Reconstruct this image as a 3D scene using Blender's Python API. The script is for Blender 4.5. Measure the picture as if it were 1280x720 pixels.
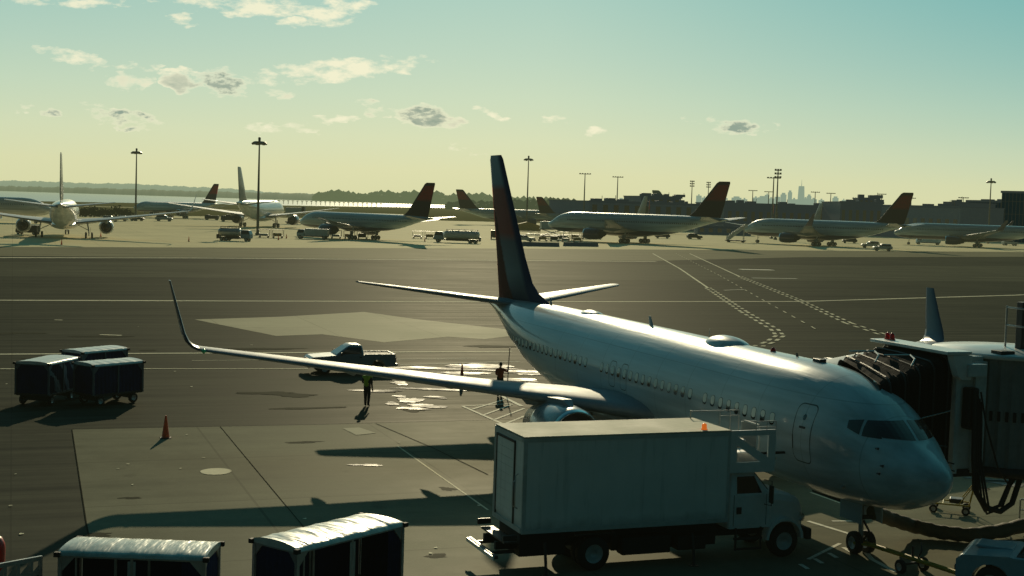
import bpy, bmesh, math, random
from mathutils import Vector, Matrix
from mathutils.bvhtree import BVHTree
R = math.radians
rnd = random.Random(7)
scene = bpy.context.scene
scene.view_settings.view_transform = 'Standard'; scene.view_settings.look = 'None'; scene.view_settings.exposure = 0
scene.cycles.max_bounces = 5; scene.cycles.diffuse_bounces = 2; scene.cycles.glossy_bounces = 3
COL = scene.collection
for ob in list(bpy.data.objects): bpy.data.objects.remove(ob)

# ------------------------------------------------------------------ camera
CH, FPX, PITCH, ROLL = 10.0242, 1721.3, 0.061, 0.0312
fw = Vector((0, math.cos(PITCH), -math.sin(PITCH)))
r0 = Vector((1, 0, 0)); u0 = r0.cross(fw)
cr = r0*math.cos(ROLL)+u0*math.sin(ROLL); cu = u0*math.cos(ROLL)-r0*math.sin(ROLL)
cam = bpy.data.cameras.new('camera'); camo = bpy.data.objects.new('camera', cam); COL.objects.link(camo)
m3 = Matrix((cr, cu, -fw)).transposed()
camo.matrix_world = Matrix.Translation((0, 0, CH)) @ m3.to_4x4()
cam.sensor_width = 36; cam.lens = 36*FPX/1280; cam.clip_start = .2; cam.clip_end = 40000
scene.camera = camo
def ray(px, py): return fw+cr*((px-640)/FPX)-cu*((py-360)/FPX)
def at(px, py, z=0.0):
    d = ray(px, py); t = (z-CH)/d.z
    return Vector((d.x*t, d.y*t, z))
def hz(px):                                   # horizon row at a column
    return 360+FPX*(fw.z+cr.z*(px-640)/FPX)/cu.z
def atD(px, D, z=0.0):                        # ground point below a column at depth D
    d = ray(px, hz(px)); t = D/d.y
    return Vector((d.x*t, D, z))
def zat(py, px, D):                           # height seen at pixel row py at depth D
    d = ray(px, py); return CH+d.z*D/d.y

# ------------------------------------------------------------------ tagging
def tag(o, label=None, cat=None, group=None, kind=None):
    if label: o['label'] = label
    if cat: o['category'] = cat
    if group: o['group'] = group
    if kind: o['kind'] = kind
    return o
def thing(name, label, cat, loc=(0, 0, 0), rz=0, group=None, s=1):
    o = bpy.data.objects.new(name, None); COL.objects.link(o)
    o.location = loc; o.rotation_euler = (0, 0, rz); o.scale = (s, s, s); o.empty_display_size = .3
    return tag(o, label, cat, group)
def dup(o, parent=None):
    c = o.copy(); COL.objects.link(c)
    if parent is not None: c.parent = parent
    for ch in list(o.children): dup(ch, c)
    return c
def place(o, loc, rz, label, s=None):
    c = dup(o); c.location = loc; c.rotation_euler = (0, 0, rz); c['label'] = label
    if s: c.scale = (s, s, s)
    return c

# ------------------------------------------------------------------ mesh builder
class MB:
    def __init__(s): s.v = []; s.f = []; s.m = []; s.sm = []
    def add(s, vs, fs, m=0, smooth=False):
        b = len(s.v); s.v += [tuple(p) for p in vs]
        for f in fs: s.f.append([b+i for i in f]); s.m.append(m); s.sm.append(smooth)
        return s
    def box(s, x0, x1, y0, y1, z0, z1, m=0, M=None, b=0):
        if b:
            bm = bmesh.new(); bmesh.ops.create_cube(bm, size=1)
            bmesh.ops.scale(bm, vec=(x1-x0, y1-y0, z1-z0), verts=bm.verts)
            bmesh.ops.translate(bm, vec=((x0+x1)/2, (y0+y1)/2, (z0+z1)/2), verts=bm.verts)
            bmesh.ops.bevel(bm, geom=bm.edges[:], offset=b, segments=2, affect='EDGES', profile=.5)
            bm.verts.index_update()
            vs = [v.co.copy() for v in bm.verts]; fs = [[v.index for v in f.verts] for f in bm.faces]; bm.free()
        else:
            vs = [Vector((x, y, z)) for x in (x0, x1) for y in (y0, y1) for z in (z0, z1)]
            fs = [(0, 1, 3, 2), (4, 6, 7, 5), (0, 4, 5, 1), (2, 3, 7, 6), (0, 2, 6, 4), (1, 5, 7, 3)]
        if M: vs = [M@v for v in vs]
        return s.add(vs, fs, m)
    def loft(s, rings, m=0, smooth=True, caps=(True, True), closed=True):
        n = len(rings[0]); vs = [p for r in rings for p in r]; fs = []
        for i in range(len(rings)-1):
            for j in range(n if closed else n-1):
                k = (j+1) % n
                fs.append((i*n+j, i*n+k, (i+1)*n+k, (i+1)*n+j))
        s.add(vs, fs, m, smooth)
        if caps[0]: s.add(rings[0], [list(range(n))[::-1]], m)
        if caps[1]: s.add(rings[-1], [list(range(n))], m)
        return s
    def pipe(s, path, r, n=8, m=0, caps=True):
        path = [Vector(p) for p in path]; rr = r if isinstance(r, (list, tuple)) else [r]*len(path)
        rings = []; up = None
        for i, p in enumerate(path):
            t = (path[min(i+1, len(path)-1)]-path[max(i-1, 0)]).normalized()
            if up is None: up = Vector((0, 0, 1)) if abs(t.z) < .9 else Vector((1, 0, 0))
            a = t.cross(up).normalized(); b = a.cross(t).normalized(); up = b
            rings.append([p+a*(rr[i]*math.cos(2*math.pi*k/n))+b*(rr[i]*math.sin(2*math.pi*k/n)) for k in range(n)])
        return s.loft(rings, m, n > 5, (caps, caps))
    def lathe(s, o, d, prof, n=24, m=0, caps=(False, False)):
        o = Vector(o); d = Vector(d).normalized()
        a = d.cross(Vector((0, 0, 1)) if abs(d.z) < .9 else Vector((1, 0, 0))).normalized(); b = d.cross(a)
        rings = [[o+d*t+a*(r*math.cos(2*math.pi*k/n))+b*(r*math.sin(2*math.pi*k/n)) for k in range(n)] for t, r in prof]
        return s.loft(rings, m, True, caps)
    def prism(s, poly, ax, a0, a1, m=0, smooth=False):   # poly in the two other axes, extruded along ax
        def P(p, a):
            return {'x': (a, p[0], p[1]), 'y': (p[0], a, p[1]), 'z': (p[0], p[1], a)}[ax]
        n = len(poly); vs = [P(p, a0) for p in poly]+[P(p, a1) for p in poly]
        fs = [(i, (i+1) % n, n+(i+1) % n, n+i) for i in range(n)]
        s.add(vs, fs, m, smooth); s.add(vs[:n], [list(range(n))[::-1]], m); s.add(vs[n:], [list(range(n))], m)
        return s
    def wheel(s, c, r, w, ax=(0, 1, 0), n=20, m=0, mh=1):
        c = Vector(c); d = Vector(ax).normalized(); o = c-d*(w/2)
        s.lathe(o, d, [(0, r*.55), (0, r*.9), (w*.12, r*.98), (w*.3, r), (w*.7, r), (w*.88, r*.98), (w, r*.9), (w, r*.55)], n, m)
        s.lathe(o, d, [(w*.12, .001), (w*.12, r*.2), (w*.05, r*.22), (w*.18, r*.45), (w*.02, r*.55)], n, mh)
        s.lathe(o, d, [(w*.88, .001), (w*.88, r*.2), (w*.95, r*.22), (w*.82, r*.45), (w*.98, r*.55)], n, mh)
        return s
    def build(s, name, mats, parent=None, normals=True):
        me = bpy.data.meshes.new(name); me.from_pydata(s.v, [], s.f)
        if not isinstance(mats, (list, tuple)): mats = [mats]
        for mt in mats: me.materials.append(mt)
        for p, mi, sm in zip(me.polygons, s.m, s.sm): p.material_index = min(mi, len(mats)-1); p.use_smooth = sm
        if normals:
            bm = bmesh.new(); bm.from_mesh(me); bmesh.ops.recalc_face_normals(bm, faces=bm.faces[:]); bm.to_mesh(me); bm.free()
        me.update()
        o = bpy.data.objects.new(name, me); COL.objects.link(o)
        if parent is not None: o.parent = parent
        return o
def struct(o): o['kind'] = 'structure'; return o

# ------------------------------------------------------------------ materials
HAZE = (.50, .53, .26)
def nt(name):
    m = bpy.data.materials.new(name); m.use_nodes = True; t = m.node_tree; t.nodes.clear()
    return m, t
def N(t, typ, **k):
    n = t.nodes.new(typ)
    for a, b in k.items():
        if a.startswith('i_'): n.inputs[a[2:].replace('_', ' ')].default_value = b
        else: setattr(n, a, b)
    return n
def math_(t, op, a, b=None, c=None, clamp=False):
    n = N(t, 'ShaderNodeMath', operation=op, use_clamp=clamp)
    for i, x in enumerate((a, b, c)):
        if x is None: continue
        if isinstance(x, (int, float)): n.inputs[i].default_value = x
        else: t.links.new(x, n.inputs[i])
    return n.outputs[0]
def mixc(t, f, a, b, mode='MIX'):
    n = N(t, 'ShaderNodeMix', data_type='RGBA', blend_type=mode)
    for sock, x in ((n.inputs[0], f), (n.inputs[6], a), (n.inputs[7], b)):
        if isinstance(x, (int, float)): sock.default_value = x
        elif isinstance(x, tuple): sock.default_value = (*x[:3], 1)
        else: t.links.new(x, sock)
    return n.outputs[2]
def noise(t, vec, scale, detail=4, rough=.55):
    n = N(t, 'ShaderNodeTexNoise'); n.inputs['Scale'].default_value = scale
    n.inputs['Detail'].default_value = detail; n.inputs['Roughness'].default_value = rough
    if vec is not None: t.links.new(vec, n.inputs['Vector'])
    return n.outputs['Fac']
def remap(t, v, a, b, c=0, d=1):
    n = N(t, 'ShaderNodeMapRange', clamp=True); t.links.new(v, n.inputs[0])
    for i, x in enumerate((a, b, c, d)): n.inputs[i+1].default_value = x
    return n.outputs[0]
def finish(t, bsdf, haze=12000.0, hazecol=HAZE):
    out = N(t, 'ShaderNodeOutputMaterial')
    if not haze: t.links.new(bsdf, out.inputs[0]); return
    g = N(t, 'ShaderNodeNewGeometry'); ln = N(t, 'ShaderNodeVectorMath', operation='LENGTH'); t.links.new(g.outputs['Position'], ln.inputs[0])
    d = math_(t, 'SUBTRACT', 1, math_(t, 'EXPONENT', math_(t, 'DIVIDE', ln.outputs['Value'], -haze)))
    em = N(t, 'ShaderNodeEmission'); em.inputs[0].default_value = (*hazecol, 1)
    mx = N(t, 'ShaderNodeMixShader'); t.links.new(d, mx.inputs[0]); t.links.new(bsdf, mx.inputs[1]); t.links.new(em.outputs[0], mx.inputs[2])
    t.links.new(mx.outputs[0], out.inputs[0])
def bsdf(t, color, rough=.5, metal=0, coat=0, spec=.5, coatr=.08):
    b = N(t, 'ShaderNodeBsdfPrincipled')
    for sock, x in (('Base Color', color), ('Roughness', rough), ('Metallic', metal), ('Coat Weight', coat)):
        if isinstance(x, (int, float)): b.inputs[sock].default_value = x
        elif isinstance(x, tuple): b.inputs[sock].default_value = (*x[:3], 1)
        else: t.links.new(x, b.inputs[sock])
    b.inputs['Specular IOR Level'].default_value = spec; b.inputs['Coat Roughness'].default_value = coatr
    return b
def coords(t, kind='Object'):
    return N(t, 'ShaderNodeTexCoord').outputs[kind]
def bump(t, b, h, strength=.3, dist=.02):
    n = N(t, 'ShaderNodeBump'); n.inputs['Strength'].default_value = strength; n.inputs['Distance'].default_value = dist
    t.links.new(h, n.inputs['Height']); t.links.new(n.outputs[0], b.inputs['Normal'])
def mat(name, color, rough=.5, metal=0, coat=0, var=.25, scale=2.0, spec=.5, haze=12000, bmp=0, dirt=None, hcol=HAZE):
    m, t = nt(name); v = coords(t)
    n1 = noise(t, v, scale, 5); n2 = noise(t, v, scale*7, 3)
    f = math_(t, 'ADD', math_(t, 'MULTIPLY', n1, .7), math_(t, 'MULTIPLY', n2, .3))
    dk = tuple(c*(1-var) for c in color); lt = tuple(min(1, c*(1+var*.6)) for c in color)
    c = mixc(t, remap(t, f, .32, .68), dk, lt)
    if dirt: c = mixc(t, remap(t, noise(t, v, scale*.6, 6, .7), .5, .75, 0, .7), c, dirt)
    b = bsdf(t, c, remap(t, n1, .3, .7, max(.02, rough-.08), min(1, rough+.08)), metal, coat, spec)
    if bmp: bump(t, b, f, bmp, .02)
    finish(t, b.outputs[0], haze, hcol); return m
M = {}
M['white'] = mat('white_paint', (.70, .72, .70), .38, 0, .3, .10, 1.2)
M['fadedwhite'] = mat('weathered_white_paint', (.50, .54, .52), .5, 0, .1, .15, .8, dirt=(.25, .25, .22))
M['steel'] = mat('galvanised_steel', (.42, .43, .42), .42, .7, 0, .25, 3)
M['alu'] = mat('bare_aluminium', (.68, .68, .66), .22, .95, 0, .12, 1)
M['chrome'] = mat('polished_lip', (.8, .8, .8), .12, 1, 0, .05, 1)
M['dark'] = mat('dark_metal', (.03, .032, .035), .5, .3, 0, .3, 3)
M['black'] = mat('black_rubber', (.012, .012, .013), .75, 0, 0, .3, 5)
M['hub'] = mat('wheel_hub_paint', (.45, .46, .45), .45, .3, 0, .2, 4)
M['navy'] = mat('navy_paint', (.012, .022, .06), .4, 0, .3, .2, 2)
M['blue'] = mat('blue_grey_paint', (.16, .25, .30), .42, 0, .3, .15, 2)
M['glass'] = mat('dark_glass', (.012, .018, .022), .06, 0, 0, .2, 1, .8)
M['canvas'] = mat('dark_canvas', (.010, .010, .011), .85, 0, 0, .35, 2.5, .2, bmp=.4)
M['curtain'] = mat('navy_curtain', (.010, .022, .080), .9, 0, 0, .35, 1.6, .1, bmp=.5)
M['orange'] = mat('orange_plastic', (.75, .10, .02), .5, 0, 0, .15, 4)
M['red'] = mat('red_plastic', (.5, .015, .01), .45, 0, 0, .15, 4)
M['hivis'] = mat('hi_vis_cloth', (.48, .60, .04), .7, 0, 0, .15, 4)
M['redcloth'] = mat('rust_red_cloth', (.28, .05, .025), .8, 0, 0, .2, 4)
M['trouser'] = mat('dark_trouser_cloth', (.014, .015, .02), .85, 0, 0, .2, 5)
M['skin'] = mat('skin', (.20, .10, .065), .6, 0, 0, .1, 8)
M['hair'] = mat('dark_hair', (.012, .010, .009), .7, 0, 0, .1, 20)
M['yellow'] = mat('yellow_paint', (.42, .30, .03), .5, 0, 0, .2, 3)
M['tan'] = mat('tan_tarpaulin', (.35, .26, .10), .8, 0, 0, .3, 2)
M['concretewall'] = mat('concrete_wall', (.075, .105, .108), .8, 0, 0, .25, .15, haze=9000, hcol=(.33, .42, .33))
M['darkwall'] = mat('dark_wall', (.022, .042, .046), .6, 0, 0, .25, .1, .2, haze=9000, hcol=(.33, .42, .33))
M['greenglass'] = mat('green_glass_wall', (.010, .034, .032), .4, 0, 0, .3, .1, .15, hcol=(.14, .24, .21))
M['amber'] = mat('amber_lens', (.8, .18, .02), .3)
M['greenlens'] = mat('green_lens', (.02, .6, .25), .2)
M['redlens'] = mat('red_lens', (.6, .02, .02), .2)
M['bridge'] = mat('bridge_grey_paint', (.50, .58, .58), .55, 0, .1, .15, 1, dirt=(.2, .2, .18))
M['ribbed'] = mat('ribbed_sheet', (.20, .23, .23), .5, .1, 0, .2, 1)
M['post'] = mat('mast_steel', (.10, .11, .10), .5, .5, 0, .2, 1)
M['city'] = mat('hazy_tower', (.10, .13, .14), .6, 0, 0, .2, .01, .4, haze=6500)

def m_fuselage(name, base=(.74, .76, .75), belly=None, zb=0, rowz=None, L=40, rough=.32, dots=True):
    m, t = nt(name); v = coords(t); sp = N(t, 'ShaderNodeSeparateXYZ'); t.links.new(v, sp.inputs[0])
    mp = N(t, 'ShaderNodeMapping'); mp.inputs['Scale'].default_value = (.07, 1.2, 1.2); t.links.new(v, mp.inputs[0])
    st = noise(t, mp.outputs[0], 1.2, 5); fine = noise(t, v, .5, 3)
    c = mixc(t, remap(t, st, .35, .65), tuple(x*.66 for x in base), tuple(x*1.12 for x in base))  # lengthwise light and dark streaks paint sky reflections into the skin colour
    # faint skin seams every 2.4 m
    fr = math_(t, 'FRACT', math_(t, 'DIVIDE', sp.outputs[0], 2.4))
    seam = math_(t, 'MAXIMUM', math_(t, 'LESS_THAN', fr, .014), math_(t, 'LESS_THAN', math_(t, 'ABSOLUTE', math_(t, 'SUBTRACT', sp.outputs[2], 4.62)), .014))
    c = mixc(t, math_(t, 'MULTIPLY', seam, .5), c, tuple(x*.45 for x in base))
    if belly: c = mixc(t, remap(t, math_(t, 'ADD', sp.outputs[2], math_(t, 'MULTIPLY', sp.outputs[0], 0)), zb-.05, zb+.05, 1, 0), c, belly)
    if rowz and dots:
        inz = math_(t, 'LESS_THAN', math_(t, 'ABSOLUTE', math_(t, 'SUBTRACT', sp.outputs[2], rowz)), .17)
        fx = math_(t, 'LESS_THAN', math_(t, 'FRACT', math_(t, 'DIVIDE', sp.outputs[0], .52)), .42)
        inx = math_(t, 'MULTIPLY', math_(t, 'GREATER_THAN', sp.outputs[0], L*.14), math_(t, 'LESS_THAN', sp.outputs[0], L*.84))
        c = mixc(t, math_(t, 'MULTIPLY', math_(t, 'MULTIPLY', inz, fx), inx), c, (.06, .07, .08))
    b = bsdf(t, c, remap(t, st, .3, .7, rough-.06, rough+.08), 0, .65, .06, .06)
    bump(t, b, math_(t, 'ADD', st, math_(t, 'MULTIPLY', fine, .3)), .4, .08)
    finish(t, b.outputs[0]); return m
def m_fin(name, kind, z0, z1):
    m, t = nt(name); v = coords(t); sp = N(t, 'ShaderNodeSeparateXYZ'); t.links.new(v, sp.inputs[0])
    h = remap(t, sp.outputs[2], z0, z1); X = sp.outputs[0]
    if kind == 'main':
        wob = math_(t, 'MULTIPLY', math_(t, 'SUBTRACT', noise(t, v, 6, 2), .5), .5)
        rp = N(t, 'ShaderNodeValToRGB'); t.links.new(h, rp.inputs[0]); e = rp.color_ramp.elements
        e[0].position = 0; e[0].color = (.02, .035, .06, 1); e[1].position = 1; e[1].color = (.30, .36, .36, 1)
        for ps, cl in ((.20, (.16, .20, .20)), (.40, (.15, .15, .15)), (.46, (.30, .085, .065)), (.76, (.32, .10, .08)), (.80, (.22, .27, .28))):
            k = e.new(ps); k.color = (*cl, 1)
        c = rp.outputs[0]
        # dark wedge running down the rudder edge, and a navy leading edge
        s = math_(t, 'ADD', math_(t, 'SUBTRACT', X, math_(t, 'MULTIPLY', h, 5.3)), wob)
        c = mixc(t, remap(t, s, 34.1, 34.4), c, (.075, .022, .017))
        c = mixc(t, remap(t, math_(t, 'SUBTRACT', X, math_(t, 'MULTIPLY', h, 5.45)), 32.0, 31.6), c, (.015, .04, .085))
    else:
        s = math_(t, 'SUBTRACT', X, math_(t, 'MULTIPLY', h, kind[1]))
        c = mixc(t, remap(t, s, kind[2], kind[2]+.3), (.010, .014, .034), (.18, .010, .016))
        c = mixc(t, remap(t, h, .42, .5, 1, 0), c, (.010, .014, .034))
        c = mixc(t, remap(t, h, .90, .91), c, (.008, .010, .022))
    c = mixc(t, 1.0, c, (1.15, 1.15, 1.2) if kind == 'main' else (1, 1, 1), 'MULTIPLY')
    b = bsdf(t, c, .65, 0, 0, .04); finish(t, b.outputs[0]); return m

# ------------------------------------------------------------------ world and sun
SUN_EL, SUN_AZ = 20.0, -1.4
SKYW = 1.0
def make_world():
    w = bpy.data.worlds.new("World"); scene.world = w; w.cycles.sampling_method = 'MANUAL'; w.cycles.sample_map_resolution = 256; w.use_nodes = True; t = w.node_tree; t.nodes.clear()
    sky = N(t, 'ShaderNodeTexSky', sky_type='NISHITA', sun_disc=False, sun_elevation=R(SUN_EL), sun_rotation=R(SUN_AZ))
    sky.air_density = 1.4; sky.dust_density = 3
    g = coords(t, 'Generated'); sp = N(t, 'ShaderNodeSeparateXYZ'); t.links.new(g, sp.inputs[0])
    X, Y, Z = sp.outputs
    rp = N(t, 'ShaderNodeValToRGB'); t.links.new(math_(t, 'SQRT', math_(t, 'MAXIMUM', Z, 0)), rp.inputs[0]); e = rp.color_ramp.elements
    def el(z): return math.sqrt(z)
    stops = [(0, (.71, .71, .40)), (.022, (.70, .73, .44)), (.045, (.64, .725, .485)), (.075, (.53, .685, .515)), (.105, (.43, .63, .52)), (.145, (.325, .57, .51)), (.30, (.10, .32, .36)), (1, (.025, .12, .165))]
    e[0].position = 0; e[0].color = (*stops[0][1], 1); e[1].position = 1; e[1].color = (*stops[-1][1], 1)
    for z, c in stops[1:-1]:
        k = e.new(el(z)); k.color = (*c, 1)
    c = rp.outputs[0]
    # teal shift to the right, away from the sun
    side = remap(t, X, .02, .42); up = remap(t, Z, .01, .15)
    c = mixc(t, math_(t, 'MULTIPLY', math_(t, 'MULTIPLY', side, up), .85), c, (.125, .43, .435))
    # clouds at fixed directions of the sky (tangent of azimuth and elevation)
    Ys = math_(t, 'MAXIMUM', Y, .05)
    U = math_(t, 'DIVIDE', X, Ys); V = math_(t, 'DIVIDE', Z, Ys)
    cv = N(t, 'ShaderNodeCombineXYZ'); t.links.new(math_(t, 'MULTIPLY', U, 1.0), cv.inputs[0]); t.links.new(math_(t, 'MULTIPLY', V, 2.4), cv.inputs[1])
    n1 = noise(t, cv.outputs[0], 46, 5, .66); n2 = noise(t, cv.outputs[0], 17, 3, .6)
    nn = math_(t, 'ADD', math_(t, 'MULTIPLY', n1, .6), math_(t, 'MULTIPLY', n2, .4))
    wv = N(t, 'ShaderNodeTexNoise'); wv.inputs['Scale'].default_value = 60; wv.inputs['Detail'].default_value = 3; t.links.new(cv.outputs[0], wv.inputs['Vector'])
    wn = N(t, 'ShaderNodeSeparateXYZ'); t.links.new(wv.outputs['Color'], wn.inputs[0])
    U = math_(t, 'ADD', U, math_(t, 'MULTIPLY_ADD', wn.outputs[0], .040, -.020)); V = math_(t, 'ADD', V, math_(t, 'MULTIPLY_ADD', wn.outputs[1], .016, -.008))
    UV = N(t, 'ShaderNodeCombineXYZ'); t.links.new(U, UV.inputs[0]); t.links.new(V, UV.inputs[1])
    def cl(px, py, w, h, dark, gain=1.0, tilt=0.0):
        d = ray(px, py); uu, vv = d.x/d.y, d.z/d.y
        mp = N(t, 'ShaderNodeMapping', vector_type='TEXTURE'); mp.inputs['Location'].default_value = (uu, vv, 0)
        mp.inputs['Rotation'].default_value = (0, 0, math.atan(tilt)); mp.inputs['Scale'].default_value = (w/FPX/2, h/FPX/2, 1)
        t.links.new(UV.outputs[0], mp.inputs[0])
        dt = N(t, 'ShaderNodeVectorMath', operation='DOT_PRODUCT'); t.links.new(mp.outputs[0], dt.inputs[0]); t.links.new(mp.outputs[0], dt.inputs[1])
        return math_(t, 'MULTIPLY_ADD', dt.outputs['Value'], -gain, gain), dark
    col = c
    specs = [(60, 2, 190, 16, 0, 1.2, 0), (300, 6, 200, 26, 0, 1.5, 0), (420, 14, 90, 34, 0, 1.3, .25), (357, 29, 50, 12, 0, 1.2, 0), (226, 24, 32, 14, 0, 1.2, 0),
             (86, 70, 80, 18, 0, 1.0, -.2), (165, 83, 60, 12, 0, .9, 0), (420, 88, 230, 26, 0, 1.5, .12), (268, 92, 130, 8, 0, 1.1, 0), (161, 101, 56, 20, .05, 1.3, 0), (226, 105, 54, 20, .35, 1.4, -.2),
             (279, 104, 80, 34, 1.0, 1.25, -.15), (119, 87, 20, 16, 0, 1.1, 0), (354, 118, 34, 14, .1, 1.0, 0), (140, 144, 90, 22, .5, 1.3, -.1), (168, 148, 60, 22, .9, 1.3, -.06), (165, 160, 34, 10, .8, 1.3, 0), (68, 142, 36, 12, .5, 1.2, -.1), (36, 136, 30, 8, 0, .9, 0),
             (420, 150, 54, 10, 0, 1.2, 0), (465, 134, 46, 18, .3, 1.2, -.25), (528, 146, 72, 26, 1.0, 1.2, -.06), (548, 151, 56, 12, .3, 1.0, 0), (567, 153, 36, 12, .2, 1.2, 0), (612, 142, 34, 12, 0, 1.1, -.15), (696, 151, 36, 12, 0, 1.1, -.1), (748, 163, 30, 10, 0, 1.0, 0),
             (905, 154, 80, 18, .5, 1.2, 0), (925, 158, 60, 16, .8, 1.2, 0), (966, 158, 16, 14, .2, .9, 0), (340, 160, 110, 12, 0, .5, 0), (560, 186, 90, 8, 0, .5, 0)]
    mask = None; dmask = None
    for s_ in specs:
        bs, dk = cl(*s_)
        mask = bs if mask is None else math_(t, 'MAXIMUM', mask, bs)
        if dk > 0:
            q = math_(t, 'MULTIPLY', bs, dk); dmask = q if dmask is None else math_(t, 'MAXIMUM', dmask, q)
    den = math_(t, 'ADD', math_(t, 'MULTIPLY', math_(t, 'MAXIMUM', mask, -3), .26), math_(t, 'MULTIPLY_ADD', nn, 3.3, -1.70))
    ins = remap(t, mask, -1.4, -.3); den = math_(t, 'ADD', math_(t, 'MULTIPLY', den, ins), math_(t, 'MULTIPLY_ADD', ins, .5, -.5))
    f = remap(t, den, -.06, .36, 0, .9)
    core = math_(t, 'MULTIPLY', remap(t, den, .10, .36), remap(t, dmask, -.1, .7))
    core = math_(t, 'MULTIPLY', core, remap(t, n1, .40, .62, .65, 1.0))
    cc = mixc(t, core, (.88, .87, .64), (.20, .31, .27))
    col = mixc(t, f, col, cc)
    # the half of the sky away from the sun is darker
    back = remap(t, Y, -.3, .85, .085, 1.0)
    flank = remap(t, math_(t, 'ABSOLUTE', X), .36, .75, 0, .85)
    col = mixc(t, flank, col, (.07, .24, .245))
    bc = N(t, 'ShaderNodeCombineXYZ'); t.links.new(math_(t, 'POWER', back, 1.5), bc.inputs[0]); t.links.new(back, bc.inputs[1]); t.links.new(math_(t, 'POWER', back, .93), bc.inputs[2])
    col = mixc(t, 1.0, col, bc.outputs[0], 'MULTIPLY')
    ns = N(t, 'ShaderNodeVectorMath', operation='SCALE'); t.links.new(sky.outputs[0], ns.inputs[0]); ns.inputs['Scale'].default_value = .035
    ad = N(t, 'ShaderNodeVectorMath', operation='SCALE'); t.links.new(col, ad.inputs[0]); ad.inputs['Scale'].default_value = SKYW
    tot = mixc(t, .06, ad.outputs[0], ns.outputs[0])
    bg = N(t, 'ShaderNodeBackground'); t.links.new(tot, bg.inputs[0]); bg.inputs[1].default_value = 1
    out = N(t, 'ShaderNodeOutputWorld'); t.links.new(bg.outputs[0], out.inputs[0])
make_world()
L = bpy.data.lights.new('sun', 'SUN'); L.energy = 3.4; L.angle = R(.53); L.color = (1, .86, .56)
so = bpy.data.objects.new('sun', L); COL.objects.link(so)
sd = Vector((math.sin(R(SUN_AZ))*math.cos(R(SUN_EL)), math.cos(R(SUN_AZ))*math.cos(R(SUN_EL)), math.sin(R(SUN_EL))))
so.rotation_euler = sd.to_track_quat('Z', 'Y').to_euler(); so.location = (0, 100, 80)

# ------------------------------------------------------------------ ground
def m_ground(name, col, var, rough, spec=.35, streak=.5, patch=None, haze=12000, bmps=.25, rvar=.08, cracks=0):
    m, t = nt(name); g = N(t, 'ShaderNodeNewGeometry'); P = g.outputs['Position']
    mp = N(t, 'ShaderNodeMapping'); mp.inputs['Rotation'].default_value = (0, 0, R(-20)); t.links.new(P, mp.inputs[0])
    ms = N(t, 'ShaderNodeMapping'); ms.inputs['Scale'].default_value = (.035, .9, 1); t.links.new(mp.outputs[0], ms.inputs[0])
    s1 = noise(t, ms.outputs[0], 1.0, 5, .6); s2 = noise(t, P, .09, 6, .6); s3 = noise(t, P, 1.3, 5, .65); s4 = noise(t, P, 14, 3)
    f = math_(t, 'ADD', math_(t, 'MULTIPLY', s1, streak), math_(t, 'MULTIPLY', s2, .8-streak*.5))
    f = math_(t, 'ADD', f, math_(t, 'MULTIPLY', s3, .2+.0*streak))
    f = math_(t, 'DIVIDE', f, 1.0+streak*.5)
    c = mixc(t, remap(t, f, .36, .64), tuple(x*(1-var) for x in col), tuple(x*(1+var) for x in col))
    mt_ = N(t, 'ShaderNodeMapping'); mt_.inputs['Scale'].default_value = (.010, 2.2, 1); t.links.new(mp.outputs[0], mt_.inputs[0])
    c = mixc(t, remap(t, noise(t, mt_.outputs[0], 1.0, 4, .6), .50, .70, 0, .9*min(1, streak)), c, tuple(x*.55 for x in col))
    sy = N(t, 'ShaderNodeSeparateXYZ'); t.links.new(mp.outputs[0], sy.inputs[0])
    seam = math_(t, 'MAXIMUM', math_(t, 'LESS_THAN', math_(t, 'FRACT', math_(t, 'DIVIDE', sy.outputs[1], 7.5)), .012), math_(t, 'LESS_THAN', math_(t, 'FRACT', math_(t, 'DIVIDE', sy.outputs[0], 7.5 if streak < .5 else 60)), .012 if streak < .5 else .001))
    c = mixc(t, math_(t, 'MULTIPLY', seam, .45), c, tuple(x*.35 for x in col))
    c = mixc(t, remap(t, s4, .3, .7, 0, .35), c, tuple(x*.6 for x in col))
    spots = remap(t, noise(t, P, .55, 3, .5), .66, .74, 0, .55)
    c = mixc(t, spots, c, tuple(x*.5 for x in col))
    b = N(t, 'ShaderNodeBsdfDiffuse'); t.links.new(c, b.inputs[0]); bump(t, b, s4, bmps, .01)
    gl = N(t, 'ShaderNodeBsdfGlossy'); gl.inputs[0].default_value = (spec, spec, spec*.92, 1); t.links.new(remap(t, f, .3, .7, rough-rvar, rough+rvar), gl.inputs['Roughness'])
    ad = N(t, 'ShaderNodeAddShader'); t.links.new(b.outputs[0], ad.inputs[0]); t.links.new(gl.outputs[0], ad.inputs[1])
    finish(t, ad.outputs[0], haze); return m
M['asphalt'] = m_ground('asphalt', (.043, .0435, .0295), .62, .56, .024, .9)
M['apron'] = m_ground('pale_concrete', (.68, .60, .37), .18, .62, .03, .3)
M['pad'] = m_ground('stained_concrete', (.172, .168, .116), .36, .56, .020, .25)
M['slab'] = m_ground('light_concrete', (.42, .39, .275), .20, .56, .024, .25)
M['oldasphalt'] = m_ground('worn_asphalt', (.070, .070, .047), .58, .56, .024, .9)
M['markworn'] = m_ground('faded_paint', (.40, .38, .28), .3, .6, .024, .2)
M['joint'] = m_ground('joint_filler', (.04, .038, .028), .3, .9, .005, .2)
M['grass'] = m_ground('dry_grass', (.11, .105, .045), .3, .9, .0, .3)
M['mark'] = m_ground('worn_paint', (.72, .68, .50), .25, .6, .03, .3)
M['markbright'] = m_ground('white_marking', (.85, .83, .70), .15, .6, .03, .3)
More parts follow.
